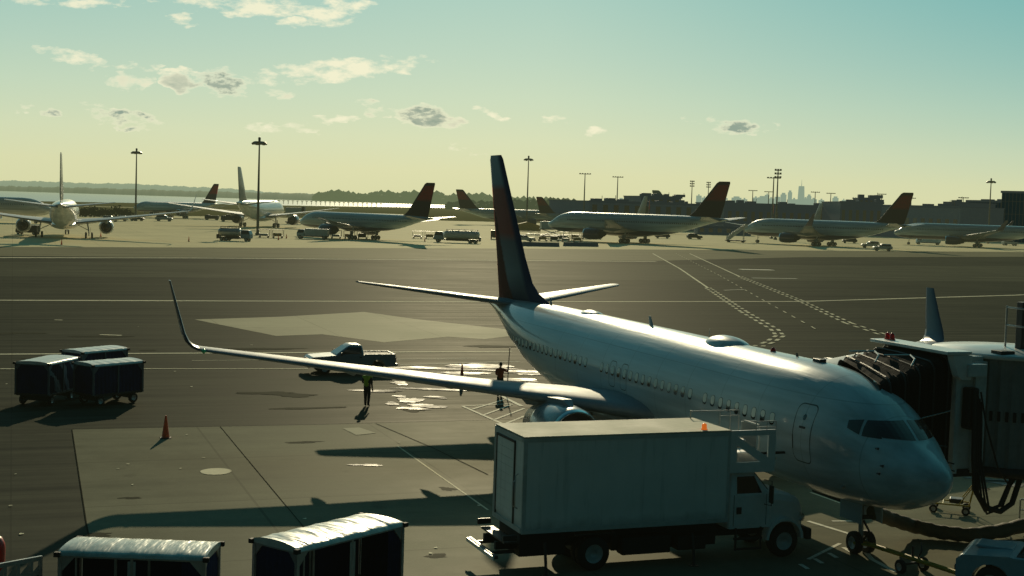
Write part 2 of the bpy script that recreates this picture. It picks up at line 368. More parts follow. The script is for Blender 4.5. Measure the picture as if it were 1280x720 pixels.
def m_water(name, rough, col, bm, sc, haze):
    m, t = nt(name); g = N(t, 'ShaderNodeNewGeometry'); b = bsdf(t, col, rough, 0, 0, .5)
    bump(t, b, noise(t, g.outputs['Position'], sc, 4), bm, .05); finish(t, b.outputs[0], haze); return m
M['bay'] = m_water('bay_water', .25, (.10, .13, .12), .3, .15, 9000)
m, t = nt('puddle_water'); g = N(t, 'ShaderNodeNewGeometry'); P_ = g.outputs['Position']
mp = N(t, 'ShaderNodeMapping'); mp.inputs['Scale'].default_value = (.22, .95, 1); t.links.new(P_, mp.inputs[0])
wet = remap(t, noise(t, mp.outputs[0], 1.3, 7, .68), .38, .68)
b_ = bsdf(t, mixc(t, wet, (.05, .047, .033), (.04, .038, .03)), math_(t, 'ADD', remap(t, wet, 0, 1, .75, .34), math_(t, 'MULTIPLY', noise(t, P_, 1.7, 4), .22)), 0, 0, .5); lk = math_(t, 'MULTIPLY', wet, .42); t.links.new(lk, b_.inputs['Specular IOR Level'])
bump(t, b_, noise(t, P_, 2.2, 4), .25, .05); finish(t, b_.outputs[0], 0); M['puddle'] = m

def sheet(name, polys, mt, z):
    b = MB()
    for i, p in enumerate(polys): b.add([(q[0], q[1], z+i*.0002) for q in p], [list(range(len(p)))])
    o = b.build(name, mt, normals=False)
    bm = bmesh.new(); bm.from_mesh(o.data)
    for f in bm.faces:
        f.normal_update()
        if f.normal.z < 0: f.normal_flip()
    bm.to_mesh(o.data); bm.free()
    return struct(o)
def P2(*pp): return [at(*p)[:2] for p in pp]
sheet('ground', [[(-14000, -200), (14000, -200), (14000, 16000), (-14000, 16000)]], M['grass'], -.30)
e0, e1, e2 = at(0, 308.5), at(600, 310.5), at(1280, 315)
dl = (e0-e1).normalized(); dr = (e2-e1).normalized()
el_, er_ = e0+dl*250, e2+dr*500
sheet('ramp_asphalt', [[(-420, -60), (700, -60), (700, 760), (er_.x, er_.y), (e2.x, e2.y), (e1.x, e1.y), (e0.x, e0.y), (el_.x, el_.y)]], M['asphalt'], 0)
sheet('far_apron', [[(el_.x, el_.y), (e0.x, e0.y), (e1.x, e1.y), (e2.x, e2.y), (er_.x, er_.y), (640, 1000), (150, 830), (-60, 720), (-200, 560), (-420, 470)]], M['apron'], .004)
M['shoulder'] = m_ground('worn_shoulder', (.20, .185, .118), .35, .6, .03, .9)
sheet('apron_shoulder', [[tuple(e0.xy+dl.xy*200), tuple(e0.xy), tuple(e1.xy), tuple(e2.xy)]+[tuple(at(*q).xy) for q in ((1280, 321), (1000, 321.5), (820, 326), (600, 324.5), (300, 322), (0, 320), (-60, 320))]], M['shoulder'], .006)
# far runways beyond the apron, then the bay
sheet('far_taxiway', [[(-700, 640), (-80, 1000), (-80, 1030), (-700, 670)]], M['apron'], -.2)
bay = [at(-300, 251.0, -.1), at(0, 250.6, -.1), at(200, 254.2, -.1), at(400, 257.5, -.1), at(640, 261, -.1), at(760, 262.5, -.1), (9000, 9000, 0), (9000, 15000, 0), (-9000, 15000, 0), (-3500, 900, 0)]
sheet('bay_water', [[(p[0], p[1]) for p in bay]], M['bay'], -.1)
# paler old surfacing, worn lanes
sheet('worn_lane', [P2((-40, 345), (640, 350), (1320, 352), (1320, 333), (640, 330), (-40, 327))], M['oldasphalt'], .004)
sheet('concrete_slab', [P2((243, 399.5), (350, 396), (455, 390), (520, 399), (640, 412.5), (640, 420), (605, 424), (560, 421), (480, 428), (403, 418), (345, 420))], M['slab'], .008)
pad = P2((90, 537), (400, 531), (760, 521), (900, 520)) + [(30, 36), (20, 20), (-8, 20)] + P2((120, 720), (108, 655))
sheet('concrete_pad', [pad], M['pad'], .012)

def strip(pts, w, z=.016):
    """quads of a painted line through ground points"""
    out = []
    pts = [Vector((p[0], p[1])) for p in pts]
    for i in range(len(pts)-1):
        a, b = pts[i], pts[i+1]; d = (b-a).normalized(); n = Vector((-d.y, d.x))*w/2
        out.append([a+n, a-n, b-n, b+n])
    return out
def dashes(pts, w, on, off):
    out = []; pts = [Vector((p[0], p[1])) for p in pts]; acc = 0
    for a, b in zip(pts, pts[1:]):
        Ln = (b-a).length; d = (b-a)/Ln; n = Vector((-d.y, d.x))*w/2; s = 0
        while s < Ln:
            e_ = min(s+on, Ln); p, q = a+d*s, a+d*e_; out.append([p+n, p-n, q-n, q+n]); s += on+off
    return out
mk = []
mk += strip([at(-60, 322), at(240, 322.5), at(820, 327)], 1.5)
mk += strip([at(-60, 375.2), at(0, 375.4), at(300, 376.4), at(600, 377.2), at(1000, 377), at(1270, 369), at(1330, 366)], .75)
mk += strip([at(-60, 443), at(0, 443), at(640, 439.5)], .42)
mk += strip([at(-60, 461.5), at(0, 461.3), at(385, 461)], .22)
mk += strip([at(240, 451), at(345, 450)], .10)
mk += strip([at(497, 558), at(610, 638)], .07)                     # lead-in line
mk += strip([at(1013, 616), at(1075, 638), at(1105, 650)], .10)
for a, b in (((125, 418.5), (152, 419.5)), ((68, 400), (78, 400.3)),):
    mk += strip([at(*a), at(*b)], .35)
sheet('taxiway_lines', mk, M['mark'], .016)
mb2 = []
mb2 += strip([at(490, 449.5), at(595, 448)], .10)
# hatched box beneath the wing
mb2 += strip([at(578, 508), at(630, 531)], .16)+strip([at(604, 484), at(652, 508)], .22)+strip([at(578, 508), at(640, 505)], .14)
for a, b in (((590, 512), (630, 500)), ((605, 519), (640, 506)), ((618, 525), (655, 511)), ((632, 530), (662, 518))):
    mb2 += strip([at(*a), at(*b)], .14)
mb2 += strip([at(500, 456.5), at(650, 452)], .14)
# stand markings by the nose gear
mb2 += strip([at(1010, 652), at(1062, 668), at(1090, 700), at(1120, 716)], .16)+strip([at(1010, 700), at(1050, 680)], .12)+strip([at(1040, 652), at(1075, 652)], .12)
for k in range(4): mb2 += strip([at(1000+k*18, 706-k*7), at(1010+k*18, 712-k*7)], .14)
sheet('stand_markings', mb2, M['markbright'], .020)
rd = []
Lp = [at(*q) for q in ((816, 317), (850, 336), (885, 360), (930, 390), (968, 412), (975, 420), (962, 428), (948, 433))]
Rp = [at(*q) for q in ((862, 317), (925, 346), (1000, 376), (1060, 404), (1105, 419))]
rd += strip(Lp[:3], .30)+strip(Rp[:2], .28)
for off in (-.30, .30):
    def sh(pp):
        o_ = []
        for i, p in enumerate(pp):
            d = (pp[min(i+1, len(pp)-1)]-pp[max(i-1, 0)]).normalized(); o_.append(p+Vector((-d.y, d.x, 0))*off)
        return o_
    rd += dashes(sh(Lp[2:]), .32, 1.5, 1.7); rd += dashes(sh(Rp[1:]), .28, 1.5, 1.7)
rd += dashes([at(845, 317), at(900, 345), at(960, 379), at(1020, 412)], .14, 2.2, 3.8)
sheet('service_road_markings', rd, M['mark'], .020)
sheet('painted_bars', strip([at(925, 336.8), at(966, 337.6)], 2.2)+strip([at(940, 347.6), at(996, 348.4)], .8)+strip([at(905, 363), at(930, 362)], .3), M['markbright'], .024)
# joints of the pad
jt = strip([at(275, 533.5), at(380, 660), at(430, 716)], .03)+strip([at(90, 537), at(400, 531), at(700, 523)], .03)+strip([at(90, 537), at(108, 655), at(121, 719)], .035)
jt += strip([at(470, 530), at(540, 560), at(610, 594)], .04)
sheet('pad_joints', jt, M['joint'], .024)
def blob(c, rx, ry, n=22, rough=.35, seed=0, rz=0):
    r_ = random.Random(seed); ph = [r_.uniform(0, 6.28) for _ in range(4)]; out = []
    for k in range(n):
        a = 2*math.pi*k/n
        q = 1+rough*(.5*math.sin(2*a+ph[0])+.4*math.sin(3*a+ph[1])+.35*math.sin(5*a+ph[2])+.25*math.sin(8*a+ph[3]))
        x, y = rx*q*math.cos(a), ry*q*math.sin(a)
        out.append((c[0]+x*math.cos(rz)-y*math.sin(rz), c[1]+x*math.sin(rz)+y*math.cos(rz)))
    return out
def pud(px, py, w, h, seed, rough=.38):
    c = at(px, py); a = at(px-w/2, py); b = at(px+w/2, py); n_ = at(px, py-h/2); f_ = at(px, py+h/2)
    return blob(c, (b-a).length/2, (n_-f_).length/2, 40, rough, seed)
pu = []
for i, (x, y, w, h) in enumerate([(560, 461, 110, 5), (500, 471, 44, 5), (607, 459, 90, 7), (470, 489, 70, 2.5), (560, 487.5, 120, 2.8), (513, 501, 26, 7), (533, 508, 44, 4.5), (490, 505, 16, 4), (545, 497, 26, 3), (500, 479, 18, 6), (657, 466, 40, 7),
                                   (640, 475, 60, 4), (580, 467, 60, 4), (515, 511, 34, 3), (500, 496, 16, 2.5), (457, 582, 36, 2.4)]):
    pu.append(pud(x, y, w, h, i+3))
sheet('puddles', pu, M['puddle'], .028)
sheet('bridge_puddles', [pud(x, y, w, h, 40+i, .5) for i, (x, y, w, h) in enumerate([(1222, 590, 36, 9), (1236, 601, 40, 6), (1262, 606, 40, 4), (1225, 612, 24, 3), (1216, 582, 14, 3)])], M['puddle'], .030)
sheet('manhole_cover', [blob(at(270, 590), .55, .62, 24, 0.02, 1)], M['mark'], .026)
sheet('inset_slab', [P2((428, 536), (449, 535), (470, 542), (445, 544.5))], M['markworn'], .026)
rr = random.Random(3); sp_ = []
for k in range(26):
    px, py = rr.uniform(0, 620), rr.choice([rr.uniform(380, 500), rr.uniform(520, 700)])
    sp_.append(blob(at(px, py), rr.uniform(.03, .08), rr.uniform(.03, .10), 8, .4, k))
sheet('paint_specks', sp_, M['mark'], .032)
st_ = []
for k in range(12):
    px, py = rr.uniform(0, 640), rr.uniform(330, 520); st_.append(blob(at(px, py), rr.uniform(.4, 2.2), rr.uniform(.15, .8), 18, .4, 90+k, R(20)))
for k in range(6):
    px, py = rr.uniform(100, 620), rr.uniform(545, 700); st_.append(blob(at(px, py), rr.uniform(.2, .9), rr.uniform(.15, .6), 18, .4, 190+k, R(20)))
M['stain'] = m_ground('oil_stain', (.060, .058, .040), .25, .6, .012, .2)
sheet('oil_stains', st_, M['stain'], .0127)
#@@PART2@@
# ------------------------------------------------------------------ airliners
NOSE = [(0, .36, .345, .015), (.012, .40, .305, .09), (.04, .435, .27, .17), (.12, .485, .205, .31), (.22, .53, .155, .43), (.33, .578, .115, .55), (.42, .645, .085, .63), (.53, .72, .062, .70),
        (.66, .79, .045, .775), (.82, .86, .028, .845), (1.0, .915, .014, .90), (1.25, .965, .004, .95), (1.55, .993, 0, .985), (1.9, 1, 0, 1)]
TAIL = [(3.7, 1, 0, 1), (3.3, 1, .012, 1), (2.9, 1, .06, .985), (2.2, .995, .2, .92), (1.6, .985, .385, .78), (1.0, .965, .59, .55), (.5, .94, .735, .34), (.14, .905, .81, .19), (0, .88, .825, .12)]
def stations(L, hw, zb, zt, nl=1.0, tl=1.0):
    H = zt-zb
    st = [(x*H*nl, zb+t*H, zb+b*H, w*hw) for x, t, b, w in NOSE]
    xe = L-TAIL[0][0]*H*tl; xs = st[-1][0]
    k = max(3, int((xe-xs)/2.0))
    st += [(xs+(xe-xs)*i/k, zt, zb, hw) for i in range(1, k)]
    st += [(L-x*H*tl, zb+t*H, zb+b*H, w*hw) for x, t, b, w in TAIL]
    return st
def refine(st, k=3):
    out = []
    for i in range(len(st)-1):
        p0, p1, p2, p3 = st[max(i-1, 0)], st[i], st[i+1], st[min(i+2, len(st)-1)]
        for j in range(k):
            u = j/k; q = []
            for a, b, c, d in zip(p0, p1, p2, p3):
                lo, hi = min(b, c), max(b, c)
                m1, m2 = (c-a)/2*.8, (d-b)/2*.8
                h = (2*u**3-3*u*u+1)*b+(u**3-2*u*u+u)*m1+(-2*u**3+3*u*u)*c+(u**3-u*u)*m2
                q.append(min(hi, max(lo, h)))
            out.append(tuple(q))
    return out+[st[-1]]
def fus_rings(st, n=56):
    out = []
    for x, zt, zb, w in st:
        c, h = (zt+zb)/2, (zt-zb)/2
        out.append([Vector((x, w*math.cos(2*math.pi*k/n), c+h*math.sin(2*math.pi*k/n))) for k in range(n)])
    return out
FOIL = [(1, .0), (.9, .12), (.75, .27), (.55, .42), (.35, .5), (.2, .47), (.1, .37), (.04, .25), (.012, .14), (0, 0)]
def foil(le, c, t, up, X=Vector((1, 0, 0))):
    le = Vector(le); up = Vector(up).normalized(); ring = []
    for x, y in FOIL: ring.append(le+X*(c*x)+up*(c*t*y*1.08))
    for x, y in FOIL[::-1][1:-1]: ring.append(le+X*(c*x)-up*(c*t*y*.92))
    return ring
def gear_wheels(par, pts, r, w):
    for p in pts: MB().wheel(p, r, w).build('wheel', [M['black'], M['hub']], par)
def airliner(name, label, S, loc, rz, group, s=1.0, fin=None, detail=False, fmat=None, wmat=None):
    root = thing(name, label, 'airliner', loc, rz, group, s)
    st = stations(S['L'], S['hw'], S['zb'], S['zt'], S.get('nl', 1), S.get('tl', 1)); ns_ = S.get('noseback', 0)
    st = refine([(x+ns_*max(0, 1-x/7), a_, b_, w_) for x, a_, b_, w_ in st], 4 if detail else 2)
    rings = fus_rings(st, 64 if detail else 28)
    fm = fmat or M['fus_far']
    b = MB().loft(rings, 0, True); fus = b.build('fuselage', fm, root)
    wm = wmat or M['wingfar']
    bvh = BVHTree.FromPolygons([Vector(v) for v in b.v], b.f) if detail else None
    # wing to body fairing
    W = S['wing']; x0, c0 = W[0][1], W[0][2]
    fr = []
    for k, (u, q) in enumerate([(-.18, .05), (-.05, .55), (.15, .92), (.5, 1), (.85, .92), (1.15, .6), (1.4, .05)]):
        xx = x0+c0*u; ry = S['hw']*(.55+.53*q); rzz = .15+.85*q*S['hw']*.42; cz = S['zb']+.22*S['hw']
        fr.append([Vector((xx, ry*math.cos(2*math.pi*j/24), cz+rzz*math.sin(2*math.pi*j/24))) for j in range(24)])
    MB().loft(fr).build('belly_fairing', fm, root)
    for sd_ in (1, -1):
        ring = []
        for i, (y, xl, c, z, t) in enumerate(W): ring.append(foil((xl, y*sd_, z), c, t, (0, -.06*sd_, 1)))
        wg = MB().loft(ring).build('wing', wm, root)
        if S.get('winglet'):
            wl = [foil((xl, y*sd_, z), c, .10, (0, uy*sd_, uz)) for y, xl, c, z, uy, uz in S['winglet']]
            MB().loft(wl).build('winglet', S.get('wlmat') or wm, wg)
        for yf in S.get('fairings', ()):
            i = max(k for k in range(len(W)-1) if W[k][0] <= yf); u = (yf-W[i][0])/(W[i+1][0]-W[i][0])
            xl, c, z = [W[i][k]*(1-u)+W[i+1][k]*u for k in (1, 2, 3)]
            MB().lathe((xl+c*.5, yf*sd_, z-.22*c/4-.05), (1, 0, .05), [(0, .02), (c*.12, .13), (c*.35, .19), (c*.6, .13), (c*.75, .02)], 12).build('flap_track_fairing', wm, wg)
        E_ = S['eng']; ex, ey, ez, er, elen = E_
        prof = [(.0, er*.86), (-.06*er, er*.90), (.02, er*.95), (.35*er, er*1.02), (1.1*er, er*1.06), (elen*.55, er*1.0), (elen*.85, er*.80), (elen*.85, er*.74), (elen*.5, er*.7)]
        en = MB().lathe((ex, ey*sd_, ez), (1, 0, -.02), prof, 32 if detail else 20).build('engine', S.get('nac') or M['nacelle'], root)
        MB().lathe((ex, ey*sd_, ez), (1, 0, -.02), [(.30*er, er*.8), (.1*er, er*.83), (-.01, er*.855), (-.075*er, er*.89), (-.03*er, er*.935), (.12*er, er*.985)], 32 if detail else 20).build('intake_lip', M['chrome'], en)
        fd = MB().lathe((ex+.55*er, ey*sd_, ez), (1, 0, 0), [(-.32*er, .01), (-.2*er, er*.12), (0, er*.24), (.01, er*.84)], 24)
        fd.build('fan_disc', M['dark'], en)
        MB().lathe((ex+elen*.75, ey*sd_, ez-.03), (1, 0, -.02), [(0, er*.62), (elen*.15, er*.55), (elen*.28, er*.40), (elen*.28, er*.34), (elen*.42, er*.03)], 20).build('exhaust_cone', M['dark'], en)
        i = max(k for k in range(len(W)-1) if W[k][0] <= ey); u = (ey-W[i][0])/(W[i+1][0]-W[i][0])
        xl, c, z = [W[i][k]*(1-u)+W[i+1][k]*u for k in (1, 2, 3)]
        py_ = []
        for xx, zt_, zb_, wd in ((ex+.5*er, ez+er*1.0, ez+er*.9, .06), (ex+1.0*er, ez+er*1.22, ez+er*.8, .2), (xl+.05*c, z+.10, ez+er*.7, .22), (xl+.45*c, z-.05, ez+er*.5, .2), (xl+.75*c, z-.1, z-.25, .05)):
            py_.append([Vector((xx, ey*sd_+a*wd, q)) for a, q in ((-1, zb_), (1, zb_), (1, zt_), (-1, zt_))])
        MB().loft(py_, 0, False).build('pylon', wm, root)
        h = S['hst']; rg = [foil((xl, y*sd_, z), c, t, (0, -.1*sd_, 1)) for y, xl, c, z, t in h]
        MB().loft(rg).build('horizontal_stabiliser', wm, root)
        G = S['gear']; mg = MB().pipe([(G['mx'], G['my']*sd_, G['r']), (G['mx'], G['my']*sd_*.98, G['r']+1.0), (G['mx'], G['my']*sd_*.93, S['wing'][1][3])], [.09, .11, .16], 10)
        mg.pipe([(G['mx']+.1, G['my']*sd_, G['r']+.9), (G['mx']-.1, G['my']*sd_*.5, S['zb']+.6)], .07)
        d_ = G.get('bogie', 0); ww = G['r']*.72
        if d_: mg.box(G['mx']-d_, G['mx']+d_, G['my']*sd_-.1, G['my']*sd_+.1, G['r']-.1, G['r']+.1)
        mo = mg.build('main_gear', M['steel'], root)
        for dx in ((-d_, d_) if d_ else (0,)):
            gear_wheels(mo, [(G['mx']+dx, G['my']*sd_+q*G['tw'], G['r']) for q in (-1, 1)], G['r'], ww*.8)
        MB().box(G['mx']-.5, G['mx']+.5, (G['my']+.28)*sd_-.02, (G['my']+.28)*sd_+.02, G['r']+.5, G['r']+1.5).build('gear_door', wm, mo)
    F = S['fin']; MB().loft([foil((xl, 0, z), c, t, (0, 1, 0)) for z, xl, c, t in F]).build('tail_fin', fin, root)
    G = S['gear']; ng = MB().pipe([(G['nx'], 0, G['nr']), (G['nx']+.05, 0, G['nr']+.7), (G['nx']+.12, 0, S['zb']+.5)], [.07, .08, .12], 10)
    ng.pipe([(G['nx'], 0, G['nr']+.6), (G['nx']+.9, 0, S['zb']+.4)], .05).build('nose_gear', M['steel'], root)
    ng_ = [c for c in root.children if c.name.startswith('nose_gear')][0]
    gear_wheels(ng_, [(G['nx'], q*.22*G['nr']/.34, G['nr']) for q in (-1, 1)], G['nr'], .2*G['nr']/.34)
    if detail: return root, fus, bvh
    # cockpit glazing of the distant aircraft
    Hh = S['zt']-S['zb']; cb = MB()
    bv = BVHTree.FromPolygons([Vector(v) for v in b.v], b.f)
    for sd_ in (1, -1):
        g4 = [(Hh*.52, S['zb']+Hh*.665), (Hh*.93, S['zb']+Hh*.70), (Hh*.93, S['zb']+Hh*.80), (Hh*.70, S['zb']+Hh*.80)]
        vs = []
        for x, z in g4:
            hh_ = bv.ray_cast(Vector((x, 12*sd_, z)), Vector((0, -sd_, 0)))
            vs.append(hh_[0]+Vector((-.02, .04*sd_, .01)) if hh_[0] else Vector((x, 0, z)))
        cb.add(vs, [(0, 1, 2, 3)])
    cb.build('cockpit_window', M['glass'], root)
    return root

M['fus_main'] = m_fuselage('airliner_white_skin', (.50, .61, .645), L=37.5)
M['wing_main'] = mat('wing_grey_paint', (.21, .29, .34), .5, 0, .10, .15, .8, .06)
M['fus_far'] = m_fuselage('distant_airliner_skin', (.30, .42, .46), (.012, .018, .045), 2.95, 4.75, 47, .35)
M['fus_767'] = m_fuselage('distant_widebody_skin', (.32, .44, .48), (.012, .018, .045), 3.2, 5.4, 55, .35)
M['fus_plain'] = m_fuselage('pale_airliner_skin', (.64, .65, .62), None, 0, 5.4, 55, .35)
M['wingfar'] = mat('distant_wing_paint', (.10, .14, .16), .5, .1, .2, .1, .5)
M['nacelle'] = mat('navy_nacelle', (.016, .022, .05), .3, 0, .4, .15, 1)
M['winglet'] = mat('navy_winglet', (.016, .042, .085), .35, 0, .15, .1, 1)
M['nacelle_main'] = mat('blue_grey_nacelle', (.22, .29, .33), .28, 0, .5, .15, 1.2)
M['nacelle_grey'] = mat('pale_nacelle', (.44, .47, .48), .3, 0, .4, .12, 1)
M['fin_main'] = m_fin('airliner_fin_paint', 'main', 5.2, 12.5)

S737 = dict(noseback=.32, L=37.5, hw=1.88, zb=1.45, zt=5.42,
    wing=[(1.0, 14.4, 8.2, 2.42, .13), (1.9, 15.0, 7.3, 2.52, .12), (5.6, 17.2, 4.6, 2.92, .11), (11, 19.8, 3.1, 3.50, .10), (16.6, 22.55, 1.75, 4.08, .10), (16.95, 22.75, 1.66, 4.12, .10)],
    winglet=[(16.95, 22.75, 1.66, 4.12, -.15, 1), (17.15, 22.9, 1.58, 4.20, -.5, .85), (17.32, 23.1, 1.48, 4.38, -.8, .6), (17.45, 23.35, 1.34, 4.68, -.95, .3), (17.62, 23.95, 1.02, 5.5, -.98, .2), (17.86, 24.75, .58, 6.62, -.98, .2)],
    fairings=(3.9, 7.6, 11.2), eng=(14.5, 4.83, 1.86, .97, 4.0),
    hst=[(.35, 32.9, 4.1, 5.12, .09), (1.0, 33.4, 3.8, 5.18, .09), (7.0, 37.2, 1.35, 5.82, .09), (7.17, 37.45, 1.0, 5.84, .08)],
    fin=[(5.1, 28.6, 8.0, .015), (5.45, 29.6, 7.05, .03), (5.75, 30.9, 5.82, .06), (6.2, 31.9, 4.95, .085), (7.4, 33.0, 4.15, .09), (12.3, 36.65, 2.02, .09), (12.52, 36.95, 1.65, .06)],
    gear=dict(mx=19.7, my=2.86, r=.56, tw=.43, nx=4.09, nr=.34), nac=M['nacelle_main'], wlmat=M['winglet'])
HD = 1.9235
root, fus, bvh = airliner('airliner', 'large white twin-engine airliner in the foreground with jet bridge at its nose', S737, (11.9925, 36.497, 0), HD, 'airliners parked on the ramp', 1, M['fin_main'], True, M['fus_main'], M['wing_main'])

def cast(x, z, sd_=1, off=.006):
    h = bvh.ray_cast(Vector((x, 8*sd_, z)), Vector((0, -sd_, 0)))
    return h[0]+h[1].normalized()*off*(1 if h[1].y*sd_ > 0 else -1) if h[0] else Vector((x, 0, z))
def castx(y, z, off=.008):
    h = bvh.ray_cast(Vector((-4, y, z)), Vector((1, 0, 0)))
    return h[0]+h[1].normalized()*off*(1 if h[1].x < 0 else -1) if h[0] else Vector((0, y, z))
def castz(x, y, off=.006):
    h = bvh.ray_cast(Vector((x, y, 20)), Vector((0, 0, -1))); return h[0]+Vector((0, 0, off))
def rrect(cx, cz, w, h, r, n=5):
    out = []
    for sx, sz, a0 in ((1, 1, 0), (-1, 1, 90), (-1, -1, 180), (1, -1, 270)):
        for k in range(n):
            a = R(a0+90*k/(n-1)); out.append((cx+sx*(w/2-r)+r*math.cos(a), cz+sz*(h/2-r)+r*math.sin(a)))
    return out
def outline(poly, wd, sd_, off=.008):
    b = MB(); n = len(poly); cx = sum(p[0] for p in poly)/n; cz = sum(p[1] for p in poly)/n
    dense = []
    for i in range(n):
        a, c = poly[i], poly[(i+1) % n]; k = max(1, int(math.hypot(c[0]-a[0], c[1]-a[1])/.12))
        for j in range(k): dense.append((a[0]+(c[0]-a[0])*j/k, a[1]+(c[1]-a[1])*j/k))
    n = len(dense); vs = []
    for x, z in dense:
        l = math.hypot(x-cx, z-cz); q = 1-wd/l
        vs.append(cast(x, z, sd_, off)); vs.append(cast(cx+(x-cx)*q, cz+(z-cz)*q, sd_, off))
    fs = [(2*i, 2*((i+1) % n), 2*((i+1) % n)+1, 2*i+1) for i in range(n)]
    return b.add(vs, fs)
def patch(poly, sd_, off=.006):
    n = len(poly); cx = sum(p[0] for p in poly)/n; cz = sum(p[1] for p in poly)/n
    vs = [cast(cx, cz, sd_, off)]; fs = []
    for k in range(1, 4):
        for x, z in poly: vs.append(cast(cx+(x-cx)*k/3, cz+(z-cz)*k/3, sd_, off))
    for i in range(n):
        j = (i+1) % n; fs.append((0, 1+i, 1+j))
        for k in range(2): fs.append((1+k*n+i, 1+(k+1)*n+i, 1+(k+1)*n+j, 1+k*n+j))
    return MB().add(vs, fs)
M['blind'] = mat('pale_window_blind', (.82, .84, .76), .5, 0, 0, .1, 3)
M['seamline'] = mat('dark_door_seam', (.06, .07, .075), .6, 0, 0, .1, 3)
# cabin windows: pale blind above, dark gap at the sill
WZ = 3.72; xw = 6.35; i = 0; skip = {9, 25, 26}
wr = random.Random(5)
while xw < 33.4:
    if i not in skip:
        for sd_ in (1, -1):
            w_ = patch(rrect(xw, WZ, .27, .38, .10), sd_, .008).build('cabin_window', M['glass'], fus)
            hgt = .30 if wr.random() < .75 else .20
            patch(rrect(xw, WZ+.19-hgt/2-.015, .235, hgt, .09), sd_, .011).build('window_blind', M['blind'], w_)
    xw += .535; i += 1
for sd_ in (1, -1):
    d1 = outline(rrect(4.80, 3.52, .86, 1.75, .2), .035, sd_).build('galley_door' if sd_ > 0 else 'entry_door', M['seamline'], fus)
    patch(rrect(4.80, 4.0, .13, .18, .06), sd_, .012).build('door_window', M['glass'], d1)
    patch(rrect(4.80, 3.70, .30, .07, .03), sd_, .012).build('door_handle', M['dark'], d1)
    patch(rrect(5.21, 3.22, .05, .42, .02), sd_, .012).build('door_hinge', M['dark'], d1)
    outline(rrect(33.6, 3.95, .76, 1.5, .2), .03, sd_).build('aft_door', M['seamline'], fus)
    for xo in (17.1, 18.15): outline(rrect(xo, 3.6, .55, 1.0, .14), .03, sd_).build('overwing_exit', M['seamline'], fus)
# cockpit windows
def quad_side(pts, sd_, n=5, off=.010):
    A, B_, C_, D_ = pts; vs = []; fs = []
    for i in range(n+1):
        for j in range(n+1):
            u, v = i/n, j/n
            x = (A[0]*(1-u)+B_[0]*u)*(1-v)+(D_[0]*(1-u)+C_[0]*u)*v; z = (A[1]*(1-u)+B_[1]*u)*(1-v)+(D_[1]*(1-u)+C_[1]*u)*v
            vs.append(cast(x, z, sd_, off))
    for i in range(n):
        for j in range(n): k = i*(n+1)+j; fs.append((k, k+1, k+n+2, k+n+1))
    return MB().add(vs, fs)
def quad_front(pts, n=6, off=.012):
    A, B_, C_, D_ = pts; vs = []; fs = []
    for i in range(n+1):
        for j in range(n+1):
            u, v = i/n, j/n
            y = (A[0]*(1-u)+B_[0]*u)*(1-v)+(D_[0]*(1-u)+C_[0]*u)*v; z = (A[1]*(1-u)+B_[1]*u)*(1-v)+(D_[1]*(1-u)+C_[1]*u)*v
            vs.append(castx(y, z, off))
    for i in range(n):
        for j in range(n): k = i*(n+1)+j; fs.append((k, k+1, k+n+2, k+n+1))
    return MB().add(vs, fs)
for sd_ in (1, -1):
    quad_front([(.05*sd_, 3.80), (.84*sd_, 3.82), (.88*sd_, 4.22), (.05*sd_, 4.27)]).build('windscreen', M['glass'], fus)
    quad_side([(2.08, 3.79), (2.60, 3.80), (2.74, 4.22), (2.44, 4.23)], sd_).build('side_window', M['glass'], fus)
    quad_side([(2.68, 3.82), (3.12, 3.95), (3.20, 4.16), (2.82, 4.22)], sd_).build('side_window', M['glass'], fus)
    for q in ((1.75, 2.9), (1.7, 3.12), (2.0, 3.55)):
        p = cast(q[0], q[1], sd_, 0); MB().pipe([p, p+Vector((0, .10*sd_, 0)), p+Vector((-.16, .13*sd_, 0))], .022).build('pitot_probe', M['dark'], fus)
    p = cast(3.2, 2.25, sd_, .01); MB().pipe([p, p+Vector((0, .12*sd_, -.02))], .05).build('probe', M['steel'], fus)
# roof fittings
def dome(x0, x1, hw_, h, y=0):
    rings = []
    for k in range(13):
        u = k/12; q = math.sin(math.pi*u)**.55 if 0 < u < 1 else .02
        x = x0+(x1-x0)*u; zt = 5.42
        rings.append([Vector((x, hw_*q*math.cos(a), zt-.08+h*q*max(0, math.sin(a))*1.0-.06*abs(math.cos(a)))) for a in [math.pi*j/14 for j in range(15)]])
    return MB().loft(rings, 0, True, (True, True), False)
dome(11.3, 13.9, .66, .30).build('antenna_dome', M['fus_main'], fus)
dome(23.6, 25.6, .5, .20).build('antenna_dome', M['fus_main'], fus)
def blade(x, h, c, m='white'): 
    MB().loft([foil((x+h*.7*u, 0, 5.38+h*u), c*(1-.5*u), .12, (0, 1, 0)) for u in (0, .5, 1)]).build('blade_antenna', M[m], fus)
blade(18.5, .4, .4, 'blue'); blade(29.2, .35, .3, 'blue'); blade(7.9, .16, .2, 'dark')
MB().box(6.5, 6.95, -.12, .12, 5.38, 5.50, b=.03).build('roof_antenna', M['dark'], fus)
MB().pipe([(13.95, .0, 5.4), (13.9, 0, 5.75)], .012).build('whip_antenna', M['steel'], fus)
MB().lathe((9.5, 0, 5.38), (0, 0, 1), [(0, .10), (.10, .09), (.16, .05), (.18, .005)], 12).build('anti_collision_light', M['redlens'], fus)
for w_ in [c for c in root.children if c.name.startswith('wing')]:
    sd_ = 1 if sum(v.co.y for v in w_.data.vertices) > 0 else -1
    MB().lathe((22.72, 16.8*sd_, 4.08), (-1, 0, 0), [(0, .09), (.10, .07), (.16, .005)], 10).build('navigation_light', M['greenlens' if sd_ > 0 else 'redlens'], w_)
    if sd_ > 0:
        pass
